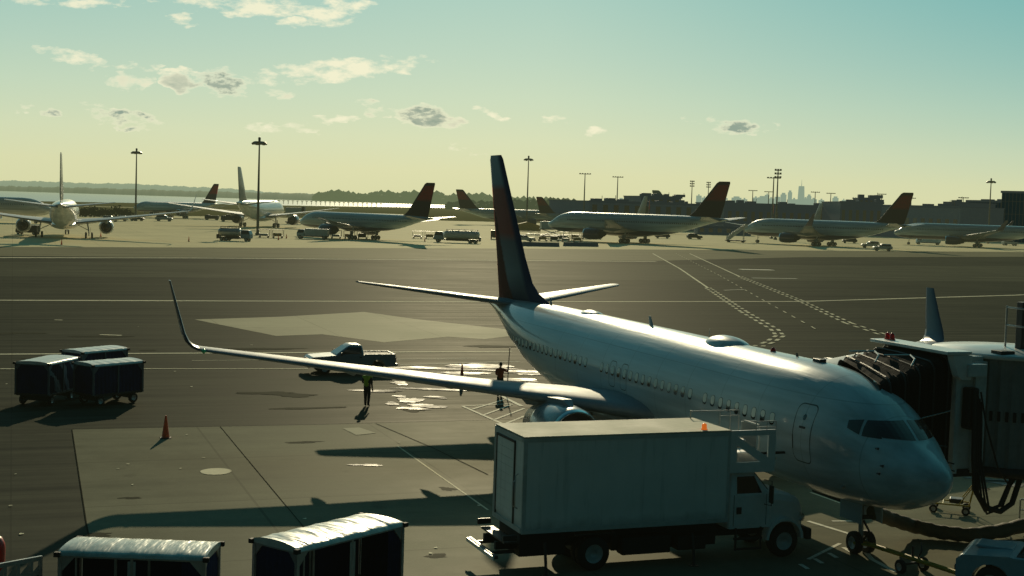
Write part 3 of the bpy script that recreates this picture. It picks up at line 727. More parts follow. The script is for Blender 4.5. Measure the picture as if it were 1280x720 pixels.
# landing light strut and torque link of the nose gear
ngm = [c for c in root.children if c.name.startswith('nose_gear')][0]
MB().box(3.95, 4.1, -.28, .28, 1.05, 1.15).pipe([(3.95, 0, .45), (3.7, 0, .75), (4.0, 0, 1.0)], .035).build('torque_link', M['dark'], ngm)
MB().box(3.6, 4.7, .34, .37, 1.0, 1.6).box(3.6, 4.7, -.37, -.34, 1.0, 1.6).build('gear_door', M['fus_main'], ngm)
MB().box(4.2, 6.3, -.33, .33, 1.40, 1.47).build('wheel_bay', M['dark'], ngm)

# ---- the other aircraft on the ramp
S757 = dict(L=46.6, hw=1.9, zb=2.2, zt=6.2, nl=1.1, tl=1.25,
    wing=[(1.0, 17.0, 9.0, 2.9, .12), (1.9, 17.6, 8.2, 2.95, .12), (6.3, 20.6, 5.4, 3.4, .11), (12, 24.0, 3.7, 4.1, .10), (18.9, 28.2, 1.8, 5.1, .10)],
    eng=(16.2, 6.5, 2.2, 1.25, 5.2), hst=[(.3, 40.2, 5.0, 5.3, .09), (7.6, 44.6, 1.7, 6.1, .09)],
    fin=[(5.9, 35.6, 9.2, .03), (6.4, 37.4, 7.6, .06), (7.2, 38.4, 6.8, .09), (13.3, 43.5, 3.3, .09), (13.6, 44.1, 2.6, .06)],
    gear=dict(mx=23.6, my=3.65, r=.52, tw=.43, bogie=.57, nx=5.3, nr=.4))
S767 = dict(L=53.7, hw=2.52, zb=2.05, zt=7.45, nl=1.0, tl=1.15,
    wing=[(1.5, 18.5, 11.5, 2.9, .12), (2.6, 19.3, 10.6, 3.0, .12), (8.0, 23.3, 6.8, 3.7, .11), (15, 28.0, 4.6, 4.7, .10), (23.2, 33.7, 2.2, 5.9, .10)],
    eng=(17.6, 7.9, 2.15, 1.42, 5.6), hst=[(.4, 46.0, 6.3, 6.2, .09), (9.3, 51.6, 2.2, 7.3, .09)],
    fin=[(7.1, 41.5, 10.0, .03), (7.6, 43.2, 8.5, .06), (8.4, 44.3, 7.7, .09), (15.5, 50.2, 3.7, .09), (15.9, 50.9, 2.9, .06)],
    gear=dict(mx=27.2, my=4.65, r=.58, tw=.57, bogie=.72, nx=5.0, nr=.47))
S767W = dict(S767, winglet=[(23.2, 33.7, 2.2, 5.9, -.3, 1), (23.6, 34.1, 2.0, 6.15, -.8, .6), (24.0, 35.0, 1.6, 7.2, -.97, .25), (24.5, 36.6, .7, 9.2, -.97, .2)], wlmat=M['navy'])
S767W2 = dict(S767, winglet=[(23.2, 33.7, 2.2, 5.9, -.3, 1), (23.6, 34.1, 2.0, 6.15, -.8, .6), (24.0, 35.0, 1.6, 7.2, -.97, .25), (24.5, 36.6, .7, 9.2, -.97, .2)], nac=M['nacelle_grey'])
M['fin757'] = m_fin('navy_and_red_fin', ('f', 6.2, 38.0), 6.2, 13.6)
M['fin767'] = m_fin('navy_and_red_tall_fin', ('f', 7.2, 44.0), 7.4, 15.9)
M['finpale'] = mat('pale_fin', (.16, .17, .14), .4, 0, .2, .1, 1)
M['finteal'] = mat('teal_fin', (.05, .12, .14), .4, 0, .2, .1, 1)
GA = 'airliners parked on the ramp'
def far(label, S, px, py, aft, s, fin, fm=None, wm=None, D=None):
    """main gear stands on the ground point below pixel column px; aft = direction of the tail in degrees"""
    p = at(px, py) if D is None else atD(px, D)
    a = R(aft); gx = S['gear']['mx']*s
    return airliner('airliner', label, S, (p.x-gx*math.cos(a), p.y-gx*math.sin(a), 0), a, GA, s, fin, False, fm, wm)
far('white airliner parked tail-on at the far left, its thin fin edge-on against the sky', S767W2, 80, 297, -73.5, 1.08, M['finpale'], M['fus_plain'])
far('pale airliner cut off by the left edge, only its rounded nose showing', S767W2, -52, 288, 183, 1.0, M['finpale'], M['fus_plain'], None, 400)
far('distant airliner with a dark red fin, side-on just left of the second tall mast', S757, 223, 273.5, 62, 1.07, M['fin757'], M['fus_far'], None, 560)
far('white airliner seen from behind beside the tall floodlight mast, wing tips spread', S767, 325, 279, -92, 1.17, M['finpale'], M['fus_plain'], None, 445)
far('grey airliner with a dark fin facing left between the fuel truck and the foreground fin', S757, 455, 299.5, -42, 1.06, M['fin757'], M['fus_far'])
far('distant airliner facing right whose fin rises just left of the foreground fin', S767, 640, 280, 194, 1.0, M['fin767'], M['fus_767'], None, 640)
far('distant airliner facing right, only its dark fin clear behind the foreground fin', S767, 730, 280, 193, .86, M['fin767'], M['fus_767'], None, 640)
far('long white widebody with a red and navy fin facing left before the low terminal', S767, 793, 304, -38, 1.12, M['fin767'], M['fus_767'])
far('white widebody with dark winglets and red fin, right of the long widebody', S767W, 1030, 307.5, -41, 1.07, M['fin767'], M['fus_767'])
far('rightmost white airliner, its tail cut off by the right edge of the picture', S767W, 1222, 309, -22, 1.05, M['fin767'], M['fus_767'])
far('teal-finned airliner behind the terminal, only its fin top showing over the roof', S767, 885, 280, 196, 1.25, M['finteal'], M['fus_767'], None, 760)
# ------------------------------------------------------------------ catering truck
TR = math.atan2(.3548, .9349)
tk = thing('catering_truck', 'white high-lift catering truck with box body, parked beside the airliner nose', 'truck', (2.49, 37.39, 0), TR)
BX0, BX1, BY0, BY1, BZ0, BZ1 = -2.2, 4.08, -.08, 2.18, 1.20, 3.80
m, t = nt('truck_box_panel'); v = coords(t); sp = N(t, 'ShaderNodeSeparateXYZ'); t.links.new(v, sp.inputs[0])
n_ = noise(t, v, .9, 5); mp = N(t, 'ShaderNodeMapping'); mp.inputs['Scale'].default_value = (6, 6, .5); t.links.new(v, mp.inputs[0]); st2 = noise(t, mp.outputs[0], 1, 4)
c = mixc(t, remap(t, n_, .3, .7), (.68, .71, .68), (.77, .80, .77))
c = mixc(t, remap(t, st2, .55, .75, 0, .35), c, (.22, .24, .22))
c = mixc(t, remap(t, math_(t, 'SUBTRACT', sp.outputs[2], math_(t, 'MULTIPLY', noise(t, v, 3, 4), .5)), .95, 1.3, .5, 0), c, (.14, .13, .11))
b_ = bsdf(t, c, .5); bump(t, b_, noise(t, v, .8, 2), .12, .05); finish(t, b_.outputs[0]); M['truckbox'] = m
M['truckroof'] = mat('gritty_roof', (.50, .48, .36), .75, 0, 0, .3, .6, .1, bmp=.3, dirt=(.25, .23, .16))
bd = MB().box(BX0, BX1, BY0, BY1, BZ0, BZ1-.03, b=.02).build('box_body', M['truckbox'], tk)
MB().box(BX0-.02, BX1+.02, BY0-.03, BY1+.03, BZ1-.028, BZ1+.012, b=.01).build('roof', M['truckroof'], bd)
tr = MB()
for y in (BY0-.015, BY1-.045): tr.box(BX0-.015, BX0+.10, y, y+.06, BZ0-.01, BZ1-.04); tr.box(BX1-.06, BX1+.015, y, y+.06, BZ0-.01, BZ1-.04)
tr.box(BX0-.02, BX1+.02, BY0-.022, BY0+.01, BZ0-.03, BZ0+.09).box(BX0-.02, BX1+.02, BY0-.02, BY0+.01, BZ1-.14, BZ1-.03)
tr.box(BX0-.03, BX0+.01, BY0+.06, BY1-.06, BZ1-.14, BZ1-.035).box(BX0-.03, BX0+.01, BY0+.06, BY1-.06, BZ0-.02, BZ0+.12)
tr.build('edge_trim', M['fadedwhite'], bd)
sh = MB()
for k in range(9): sh.box(BX0-.022, BX0-.002, .62, 1.92, BZ0+.22+k*.235, BZ0+.22+k*.235+.228)
sh.build('rear_shutter', M['truckbox'], bd)
MB().box(BX0-.035, BX0-.002, .54, .60, BZ0+.12, BZ1-.2).box(BX0-.035, BX0-.002, 1.94, 2.0, BZ0+.12, BZ1-.2).box(BX0-.035, BX0-.002, .54, 2.0, BZ1-.26, BZ1-.2).build('shutter_frame', M['dark'], bd)
MB().pipe([(BX0-.02, .25, 1.8), (BX0-.10, .25, 1.85), (BX0-.10, .25, 2.7), (BX0-.02, .25, 2.75)], .018).build('grab_handle', M['steel'], bd)
MB().pipe([(BX0-.02, .42, 1.8), (BX0-.10, .42, 1.85), (BX0-.10, .42, 2.5), (BX0-.02, .42, 2.55)], .018).build('grab_handle', M['steel'], bd)
M['beaconamber'] = mat('amber_beacon', (.95, .22, .02), .3)
M['beaconamber'].node_tree.nodes['Principled BSDF'].inputs['Emission Color'].default_value = (1, .2, .02, 1); M['beaconamber'].node_tree.nodes['Principled BSDF'].inputs['Emission Strength'].default_value = .5  # faint glow put in for sunlight coming through the lens
lt = MB().lathe((3.35, .15, BZ1+.01), (0, 0, 1), [(0, .09), (.03, .09), (.035, .075), (.15, .07), (.18, .03), (.182, .002)], 14).build('beacon', M['beaconamber'], tk)
ch = MB()
for y in (.55, 1.45): ch.box(-2.7, 6.4, y, y+.12, .62, .84)
for x in (-2.3, -1.0, .9, 2.2, 3.6): ch.box(x, x+.12, .55, 1.57, .64, .8)
ch.box(.9, 2.4, .1, .5, .35, .85, b=.03).box(2.6, 3.5, .05, .5, .4, .8, b=.03).box(-.3, -.1, .3, 1.8, .5, .7)
# folded scissor lift below the box
for y in (.35, 1.75):
    ch.pipe([(-1.8, y, .9), (2.4, y, 1.15)], .05, 6).pipe([(-1.8, y, 1.15), (2.4, y, .9)], .05, 6)
ch.box(-2.1, -.75, .30, 1.9, .45, 1.12).box(.72, 4.0, .42, 1.75, .42, 1.12)  # black boxes added as fill to darken the space under the body
ch.build('chassis', M['black'], tk)
bp = MB().box(-2.95, -2.83, -.05, 2.15, .52, .62, b=.02).box(-2.85, -2.2, .4, .5, .54, .62).box(-2.85, -2.2, 1.6, 1.7, .54, .62)
bp.box(-2.7, -2.3, -.02, .06, .98, 1.14, b=.02).box(-2.7, -2.3, 2.04, 2.12, .98, 1.14, b=.02).build('rear_bumper', M['dark'], tk)
MB().box(-2.99, -2.955, -.05, 2.15, .50, .60).build('bumper_strip', M['white'], tk)  # white strip stands in for the lit line along the bumper
MB().box(-2.62, -2.25, .1, 2.0, .88, .93).build('tail_step', M['dark'], tk)
st_ = MB()
for x in (-1.5, 3.0):
    st_.pipe([(x, -.02, .9), (x, -.15, .4), (x, -.2, .02)], .045, 8).box(x-.12, x+.12, -.32, -.08, 0, .03)
st_.build('outrigger', M['dark'], tk)
for x, y, w in ((0, .14, .28), (0, .46, .28), (0, 1.64, .28), (0, 1.96, .28), (6.06, .16, .28), (6.06, 1.94, .28)):
    MB().wheel((x, y, .48), .48, w, n=28).build('wheel', [M['black'], M['hub']], tk)
MB().box(-.62, .62, .0, .60, 1.02, 1.06).box(-.62, .62, 1.5, 2.1, 1.02, 1.06).build('mudguard', M['dark'], tk)
# cab
def loftbox(rows, **k):
    """rows: (z, x0, x1, y0, y1, r) rounded rectangles"""
    rings = []
    for z, x0, x1, y0, y1, r in rows:
        q = rrect((x0+x1)/2, (y0+y1)/2, x1-x0, y1-y0, r, 4); rings.append([Vector((a, b, z)) for a, b in q])
    return MB().loft(rings, 0, True)
cabw = (.06, 2.04)
cb = loftbox([(.92, 4.22, 5.62, *cabw, .06), (1.0, 4.2, 5.64, *cabw, .08), (1.86, 4.2, 5.60, *cabw, .08), (1.94, 4.21, 5.54, .08, 2.02, .08), (2.5, 4.25, 5.08, .14, 1.96, .1), (2.58, 4.3, 4.98, .2, 1.9, .12), (2.6, 4.4, 4.9, .3, 1.8, .12)]).build('cab', M['white'], tk)
hd = MB().loft([[Vector((x, 1.05+w*a, z0+(z1-z0)*q)) for a, q in ((-1, 0), (-1, .72), (-.9, .92), (-.7, 1), (.7, 1), (.9, .92), (1, .72), (1, 0))] for x, w, z0, z1 in ((5.55, .95, 1.0, 1.97), (6.0, .88, 1.02, 1.90), (6.4, .82, .98, 1.80), (6.7, .76, .85, 1.66), (6.82, .70, .82, 1.45))], 0, False).build('bonnet', M['white'], tk)
for y0, y1 in ((-.02, .30), (1.80, 2.12)):
    f_ = MB(); ar = [(6.06+.62*math.cos(a), .55+.62*math.sin(a)) for a in [math.pi*k/10 for k in range(11)]]; ar2 = [(6.06+.54*math.cos(a), .55+.54*math.sin(a)) for a in [math.pi*k/10 for k in range(11)]]
    f_.prism(ar+ar2[::-1], 'y', y0, y1).build('wing_panel', M['white'], tk)
MB().box(6.78, 6.98, .0, 2.1, .48, .82, b=.05).build('front_bumper', M['dark'], tk)
MB().box(6.80, 6.835, .5, 1.6, .9, 1.4, b=.01).build('grille', M['dark'], tk)
for y in (.22, 1.88): MB().lathe((6.70, y, 1.12), (1, 0, 0), [(0, .13), (.06, .12), (.09, .05), (.092, .002)], 14).build('headlight', M['alu'], tk)
ws = MB(); ws.add([(5.555, .16, 1.98), (5.555, 1.94, 1.98), (5.12, 1.86, 2.49), (5.12, .24, 2.49)], [(0, 1, 2, 3)]).build('windscreen', M['glass'], tk)
dr = MB().add([(4.36, .052, 1.02), (5.42, .052, 1.02), (5.42, .052, 1.86), (4.36, .052, 1.86)], [(0, 1, 2, 3)]).build('door', M['white'], tk)
MB().add([(4.46, .075, 1.90), (5.30, .075, 1.90), (5.02, .118, 2.42), (4.46, .118, 2.42)], [(0, 1, 2, 3)]).build('door_window', M['glass'], dr)
MB().box(4.44, 4.60, .02, .05, 1.35, 1.55, b=.008).build('door_handle', M['dark'], dr)
MB().box(4.355, 4.365, .045, .055, 1.0, 1.9).box(5.42, 5.43, .045, .055, 1.0, 1.9).build('door_gap', M['dark'], dr)
MB().box(4.4, 5.3, -.02, .10, .60, .66, b=.01).box(4.4, 5.3, .0, .06, .30, .36, b=.01).box(4.42, 4.46, .0, .06, .3, .95).box(5.24, 5.28, .0, .06, .3, .95).build('cab_step', M['dark'], tk)
for y in (-.22, 2.26):
    MB().pipe([(5.35, .1 if y < 0 else 2.0, 2.3), (5.42, y, 2.32), (5.42, y, 1.6), (5.35, .1 if y < 0 else 2.0, 1.6)], .015).box(5.38, 5.44, y-.1, y+.1, 1.68, 2.2, b=.02).build('mirror', M['dark'], tk)
# front loading platform over the cab
pl = MB().box(4.1, 5.62, 0, 2.14, 2.66, 2.74, b=.01).box(5.62, 6.35, 1.1, 2.14, 2.67, 2.72)
pl = pl.build('platform', M['steel'], tk)
sp_ = MB()
sp_.box(4.11, 5.60, -.03, .03, 2.56, 2.86).box(4.11, 5.60, -.03, .03, 3.62, 3.78).box(4.11, 4.34, -.03, .03, 2.86, 3.62).box(5.36, 5.60, -.03, .03, 2.86, 3.62)
sp_.add([(4.34, -.025, 3.62), (4.34, -.025, 3.35), (5.1, -.025, 2.86), (5.36, -.025, 2.86), (5.36, -.025, 2.98)], [(0, 1, 2, 3, 4)])
sp_.build('side_panel', M['white'], pl)
MB().box(4.4, 5.3, .25, .9, 2.75, 3.1, b=.03).box(4.6, 5.3, 1.1, 1.8, 2.75, 3.3, b=.03).build('loading_unit', M['steel'], pl)
for y in (0.0, 2.1):
    rl = MB()
    for z in (3.86, 4.02): rl.pipe([(4.95, y, z), (5.6, y, z)], .015, 6)
    for x in (4.95, 5.3, 5.6): rl.pipe([(x, y, 3.75 if y == 0 else 2.7), (x, y, 4.02)], .014, 6)
    if y:
        for x in (3.95,): rl.pipe([(x, 2.1, 3.8), (x, 2.1, 4.05)], .02, 6)
        rl.pipe([(3.95, 2.1, 4.02), (4.96, 2.1, 4.02)], .015, 6)
    rl.build('railing', M['steel'], pl)
MB().box(5.62, 6.15, 1.95, 2.0, 2.72, 3.7, b=.01).build('transfer_guard', M['fadedwhite'], pl)
MB().box(5.66, 5.70, 1.0, 1.05, 2.72, 3.75).box(5.66, 5.70, 1.0, 1.9, 3.70, 3.75).build('guard_post', M['fadedwhite'], pl)
MB().box(6.1, 6.9, 1.5, 1.58, 2.75, 2.82).build('buffer_bar', M['dark'], pl)

# ------------------------------------------------------------------ jet bridge (in the airliner's axes: x aft, -y to port)
jb = thing('jet_bridge', 'grey passenger jet bridge with black folding canopy against the airliner door', 'jet bridge', (11.9925, 36.497, 0), HD)
def arch(y, x0, x1, zb_, zt_, r, tilt=0):
    """open hoop from floor up, across and down again"""
    pts = [(x0, zb_), (x0, zb_+(zt_-zb_)*.5), (x0, zt_-r)]
    pts += [(x0+r-r*math.cos(a), zt_-r+r*math.sin(a)) for a in [R(22.5*k) for k in range(1, 5)]]
    pts += [(x0+(x1-x0)*.5, zt_+.03)]
    pts += [(x1-r+r*math.sin(a), zt_-r+r*math.cos(a)) for a in [R(22.5*k) for k in range(0, 4)]]
    pts += [(x1, zt_-r), (x1, zb_+(zt_-zb_)*.5), (x1, zb_)]
    return [Vector((x, y, z-tilt*(x1-x)/(x1-x0)*(1 if z > zt_-1 else 0))) for x, z in pts]
cn = MB(); rings = []
for k in range(17):
    u = k/16; y = -.05-2.5*u; e = .10 if k % 2 else 0
    zt_ = 5.52+.42*u
    rings.append([Vector((q.x, q.y-.75*(1-u)*(q.x-3.55)/3.4, q.z)) for q in arch(y, 3.55+e, 6.95-e, 2.55, zt_-e, .35, .42*(1-u))])
cn.loft(rings, 0, False, (False, False), False); cn.build('canopy', M['canvas'], jb)
hp = MB()
for k in range(5): hp.pipe([Vector((q.x, q.y-.75*(1-(.35+.5*k)/2.5)*(q.x-3.55)/3.4, q.z)) for q in arch(-.4-.5*k, 3.53, 6.97, 2.6, 5.60+.084*k, .35, .42*(1-(.35+.5*k)/2.5))], .028, 5)
hp.build('canopy_hoop', M['dark'], jb)
for yy, xx in ((-1.0, 5.7), (-1.5, 4.6)): MB().pipe([(xx+.9, yy, 5.74), (xx, yy-.3, 5.84), (xx-.5, yy-.1, 5.78), (xx-.75, yy+.2, 5.6)], .03, 5).build('canopy_strap', M['steel'], jb)
MB().pipe([(3.50, -1.5, 4.1), (3.50, -2.3, 4.25), (3.48, -2.5, 4.3)], .02, 5).build('canopy_strap', M['steel'], jb)
MB().box(3.2, 7.1, -2.95, -2.08, 5.99, 6.09, b=.02).prism([(-2.96, 5.98), (-2.28, 5.98), (-2.5, 5.35), (-2.65, 5.25), (-2.96, 5.25)], 'x', 3.2, 3.5).build('hood_cover', M['white'], jb)
cab_ = MB().box(3.6, 7.0, -3.7, -2.7, 2.5, 5.9, b=.03)
cab_.box(3.48, 3.6, -2.82, -2.66, 2.4, 5.6).box(3.48, 3.6, -3.75, -3.35, 2.4, 5.75)
cab_.build('cab', M['bridge'], jb)
MB().box(3.55, 7.1, -4.0, -2.2, 2.28, 2.48, b=.02).build('floor', M['dark'], jb)
MB().box(3.1, 3.7, -3.45, -2.78, 5.35, 5.72, b=.02).build('roof_box', M['bridge'], jb)
MB().box(3.2, 3.58, -3.30, -2.95, 3.75, 5.0, b=.06).build('control_box', M['dark'], jb)
# round rotating section with ribbed shutter wall
rc = Vector((4.9, -5.7, 0)); ro = MB(); n = 120
prof = []
for k in range(n):
    a = 2*math.pi*k/n; r_ = 2.12+(.035 if k % 3 == 0 else -.012); prof.append((rc.x+r_*math.cos(a), rc.y+r_*math.sin(a)))
ro.prism(prof, 'z', 2.55, 5.82).build('ribbed_wall', M['ribbed'], jb)
sl = MB()
for k in range(60):
    a = 2*math.pi*(k+.5)/60; mm = Matrix.Translation((rc.x+2.165*math.cos(a), rc.y+2.165*math.sin(a), 4.1)) @ Matrix.Rotation(a, 4, 'Z')
    sl.box(-.006, .006, -.045, .045, -.15, .15, M=mm)
sl.build('vent_slots', M['black'], jb)
MB().lathe((rc.x, rc.y, 5.822), (0, 0, 1), [(0, 2.0), (0, 2.32), (.10, 2.34), (.14, 2.28), (.26, .5), (.28, .01)], 48).build('roof', M['white'], jb)
MB().lathe((rc.x, rc.y, 2.2), (0, 0, 1), [(0, .01), (0, 2.0), (.1, 2.25), (.34, 2.25), (.345, .01)], 40).build('floor_ring', M['dark'], jb)
ra = MB()
for (x, y) in ((3.6, -5.3), (3.6, -6.6), (4.6, -5.3), (4.6, -6.6)): ra.pipe([(x, y, 6.0), (x, y, 7.35)], .035, 6)
for z in (6.75, 7.3):
    ra.pipe([(4.6, -5.3, z), (3.6, -5.3, z), (3.6, -6.6, z), (4.6, -6.6, z)], .03, 6)
ra.build('roof_railing', M['steel'], jb)
MB().box(4.0, 4.3, -5.7, -5.4, 6.0, 7.5, b=.03).box(3.3, 3.8, -4.6, -4.1, 5.95, 6.08, b=.03).build('roof_unit', M['dark'], jb)
tn = MB()
for k in range(8):
    y0 = -7.6-k*1.3
    tn.box(3.6-.02, 6.2+.02, y0-1.22, y0, 2.5, 5.6).box(3.56, 6.24, y0-1.3, y0-1.22, 2.46, 5.64)
tn.build('tunnel', M['bridge'], jb)
MB().box(4.4, 5.4, -12.9, -12.5, 0, 2.46).box(3.9, 5.9, -13.2, -12.2, .3, .6).build('support_column', M['steel'], jb)
for x in (3.8, 6.0): MB().wheel((x, -12.7, .45), .45, .3, (1, 0, 0)).build('wheel', [M['black'], M['hub']], jb)
def jw(p): return (Matrix.Translation((11.9925, 36.497, 0)) @ Matrix.Rotation(HD, 4, 'Z') @ Vector(p))
cbl = MB(); cr_ = random.Random(4)
for k in range(5):
    y = -3.05-.07*k; pts = [(3.15, y, 5.0-.1*k), (3.08, y+.02, 4.0), (3.05, y, 2.9), (3.0-.1*k, y-.05, 2.0-.15*k)]
    if k < 2: pts += [(3.0, y-.5, 1.35-.1*k), (3.1, y-1.1, 1.45-.1*k), (3.2, y-1.6, 2.3)]
    cbl.pipe(pts, .035 if k else .06, 6)
cbl.pipe([(3.1, -3.25, 4.9), (3.0, -3.4, 4.0), (2.95, -3.9, 2.6), (3.1, -4.5, 2.0), (3.2, -4.9, 2.4)], .03, 6)
cbl.pipe([(3.05, -3.15, 2.5), (3.0, -3.2, 1.9), (2.95, -3.55, 1.45), (3.0, -4.1, 1.3), (3.1, -4.6, 1.5), (3.2, -5.0, 2.4)], .085, 8)
cbl.build('hanging_cable', M['black'], jb)
for xx in (6.55, 6.8):
    MB().box(xx-.07, xx+.07, -2.60, -2.46, 6.02, 6.12).lathe((xx, -2.53, 6.12), (0, 0, 1), [(0, .08), (.16, .075), (.2, .01)], 10).build('warning_light', M['redlens'], jb)
hs = MB(); pts = [at(1092, 640, 1.25), at(1112, 648, .75), at(1140, 657, .36), at(1175, 665, .26), at(1210, 669, .25), at(1250, 664, .27), at(1290, 654, .4), at(1335, 636, .9)]
path = []
for i in range(len(pts)-1):
    for k in range(6): path.append(pts[i].lerp(pts[i+1], k/6))
hs.pipe(path, [.22+.018*math.sin(i*2.1) for i in range(len(path))], 14)
tag(hs.build('air_hose', mat('dirty_hose_fabric', (.12, .10, .06), .8, 0, 0, .3, 2, bmp=.4)), 'thick dark air-conditioning hose sagging from the airliner belly across to the jet bridge', 'hose')

# ------------------------------------------------------------------ baggage carts
M['cartframe'] = mat('cart_frame_paint', (.10, .13, .16), .5, .2, 0, .2, 3)
def mcanv(name, base, alt, sc, bs=.9):
    m, t = nt(name); v = coords(t); n1 = noise(t, v, sc, 5); mp = N(t, 'ShaderNodeMapping'); mp.inputs['Scale'].default_value = (2.2, .5, 1); t.links.new(v, mp.inputs[0]); w = noise(t, mp.outputs[0], 1.1, 3)
    c = mixc(t, remap(t, n1, .42, .68), base, alt); b = bsdf(t, c, .34, 0, .1, .5); bump(t, b, w, bs, .14); finish(t, b.outputs[0]); return m
M['vinyl'] = mcanv('white_vinyl_roof', (.60, .66, .64), (.50, .55, .53), 1.6, .12)
M['vinylwrinkled'] = mcanv('wrinkled_vinyl_roof', (.58, .62, .57), (.36, .38, .34), 1.4, .7)
m, t = nt('patterned_curtain'); v = coords(t); w_ = N(t, 'ShaderNodeTexWave', wave_type='BANDS', bands_direction='DIAGONAL'); w_.inputs['Scale'].default_value = .55; w_.inputs['Distortion'].default_value = 7; t.links.new(v, w_.inputs[0])
b_ = bsdf(t, mixc(t, remap(t, w_.outputs['Fac'], .72, .86, 0, .8), (.008, .016, .05), (.22, .27, .30)), .8, 0, 0, .1); finish(t, b_.outputs[0]); M['patterned'] = m
def cart(label, x, y, rz, Lc, Wc, H, side='curtain', group='covered baggage carts', wr_=1.0, roof=None, sidem=None, framem=None):
    c = thing('baggage_cart', label, 'baggage cart', (x, y, 0), rz, group)
    hl, hw = Lc/2, Wc/2
    MB().box(-hl, hl, -hw, hw, .46, .58, b=.01).box(-hl-.06, hl+.06, -hw-.04, hw+.04, .50, .55).build('deck', M['dark'], c)
    fr = MB()
    for sx in (-1, 1):
        for sy in (-1, 1):
            fr.box(sx*hl-.04, sx*hl+.04, sy*hw-.04, sy*hw+.04, .5, H-.02)
            g = [(sx*(hl-.04), H-.10), (sx*(hl-.32), H-.10), (sx*(hl-.04), H-.42)]; fr.prism(g, 'y', sy*hw-.02, sy*hw+.02)
            g = [(sy*(hw-.04), H-.08), (sy*(hw-.28), H-.08), (sy*(hw-.04), H-.36)]; fr.prism(g, 'x', sx*hl-.02, sx*hl+.02)
    for sy in (-1, 1): fr.box(-hl, hl, sy*hw-.03, sy*hw+.03, H-.10, H-.02).box(-.03, .03, sy*hw-.03, sy*hw+.03, .55, H-.1)
    for sx in (-1, 1): fr.box(sx*hl-.03, sx*hl+.03, -hw, hw, H-.10, H-.02)
    fr.build('frame', framem or M['steel'], c)
    rings = []; n = 26
    for k in range(n+1):
        u = -hl-.05+(Lc+.1)*k/n; sg = (.006*math.sin(k*1.3+x)+.005*math.sin(k*3.1+y))*wr_
        rings.append([Vector((u, (hw+.05)*math.cos(a), H-.04+(.13+sg)*math.sin(a)**.8 if 0 < a < math.pi else H-.06)) for a in [math.pi*j/12 for j in range(13)]])
    MB().loft(rings, 0, True, (True, True), False).build('roof', roof or M['vinyl'], c)
    cp = MB()
    for sx in (-1, 1):
        for sy in (-1, 1): cp.box(sx*(hl+.05)-.07, sx*(hl+.05)+.07, sy*(hw+.04)-.06, sy*(hw+.04)+.06, H-.09, H+.02, b=.015)
    cp.build('corner_cap', M['black'], c)
    def cloth(p0, p1, z0, z1, nrm, amp=.03):
        b = MB(); rg = []; p0, p1, nrm = Vector(p0), Vector(p1), Vector(nrm); k_ = 28
        for r_ in range(5):
            z = z0+(z1-z0)*r_/4; q = 1-r_/4
            rg.append([p0.lerp(p1, i/k_)+Vector((0, 0, z))+nrm*(amp*(.35+.65*q)*math.sin(i*1.35+.4*r_)) for i in range(k_+1)])
        b.loft(rg, 0, True, (False, False), False); return b
    for sx in (-1, 1): cloth((sx*(hl-.01), -hw+.05, 0), (sx*(hl-.01), hw-.05, 0), .56, H-.1, (sx, 0, 0), .015).build('end_curtain', M['curtain'], c)
    if side == 'curtain':
        for sy in (-1, 1):
            cloth((-hl+.05, sy*(hw-.02), 0), (-.04, sy*(hw-.02), 0), .56, H-.1, (0, sy, 0)).build('side_curtain', sidem or M['curtain'], c)
            cloth((.04, sy*(hw-.02), 0), (hl-.05, sy*(hw-.02), 0), .56, H-.1, (0, sy, 0)).build('side_curtain', sidem or M['curtain'], c)
    else:
        cloth((-hl+.05, hw-.02, 0), (hl-.05, hw-.02, 0), .56, H-.1, (0, 1, 0)).build('side_curtain', M['curtain'], c)
        cloth((hl-.5, -hw+.02, 0), (hl-.05, -hw+.02, 0), .56, H-.12, (0, -1, 0), .04).build('side_curtain', M['curtain'], c)
        cloth((-.09, -hw-.02, 0), (.09, -hw-.02, 0), H-1.3, H-.14, (0, -1, 0), .02).build('tie_strap', M['fadedwhite'], c)
        MB().box(-hl+.3, -hl+.34, -hw+.1, -hw+.13, .57, H-.1).build('divider_post', M['steel'], c)
        MB().box(-.6, -.54, -.02, .02, .57, H-.1).build('divider_post', M['steel'], c)
    for sx in (-1, 1):
        for sy in (-1, 1): MB().wheel((sx*(hl-.45), sy*(hw-.12), .24), .24, .16, n=16).build('wheel', [M['black'], M['hub']], c)
        MB().box(sx*(hl-.45)-.05, sx*(hl-.45)+.05, -hw+.1, hw-.1, .2, .48).build('axle', M['dark'], c)
    MB().pipe([(-hl, 0, .4), (-hl-.7, 0, .32), (-hl-1.0, 0, .42)], .035, 6).build('tow_bar', M['dark'], c)
    return c
cart('white-roofed baggage cart, broadside at the lower left, cut by the bottom edge', -8.17, 30.60, R(-1.2), 3.2, 1.36, 2.04, 'open', roof=M['vinylwrinkled'])
cart('white-roofed baggage cart with glinting wrinkled roof, set askew at bottom centre', -4.14, 32.45, R(53), 3.55, 1.40, 2.10, 'open', wr_=3.0, roof=M['vinylwrinkled'])
cart('leftmost baggage cart of the three by the wing tip, patterned side curtain', -21.8, 64.6, R(80), 2.75, 1.65, 2.0, sidem=M['patterned'], framem=M['cartframe'])
cart('nearest right baggage cart of the three by the wing tip, long side to camera', -19.0, 64.95, R(52), 2.75, 1.5, 1.95, framem=M['cartframe'])
cart('rear baggage cart of the three by the wing tip, half hidden behind the others', -20.8, 68.7, R(58), 2.8, 1.5, 2.1, framem=M['cartframe'])
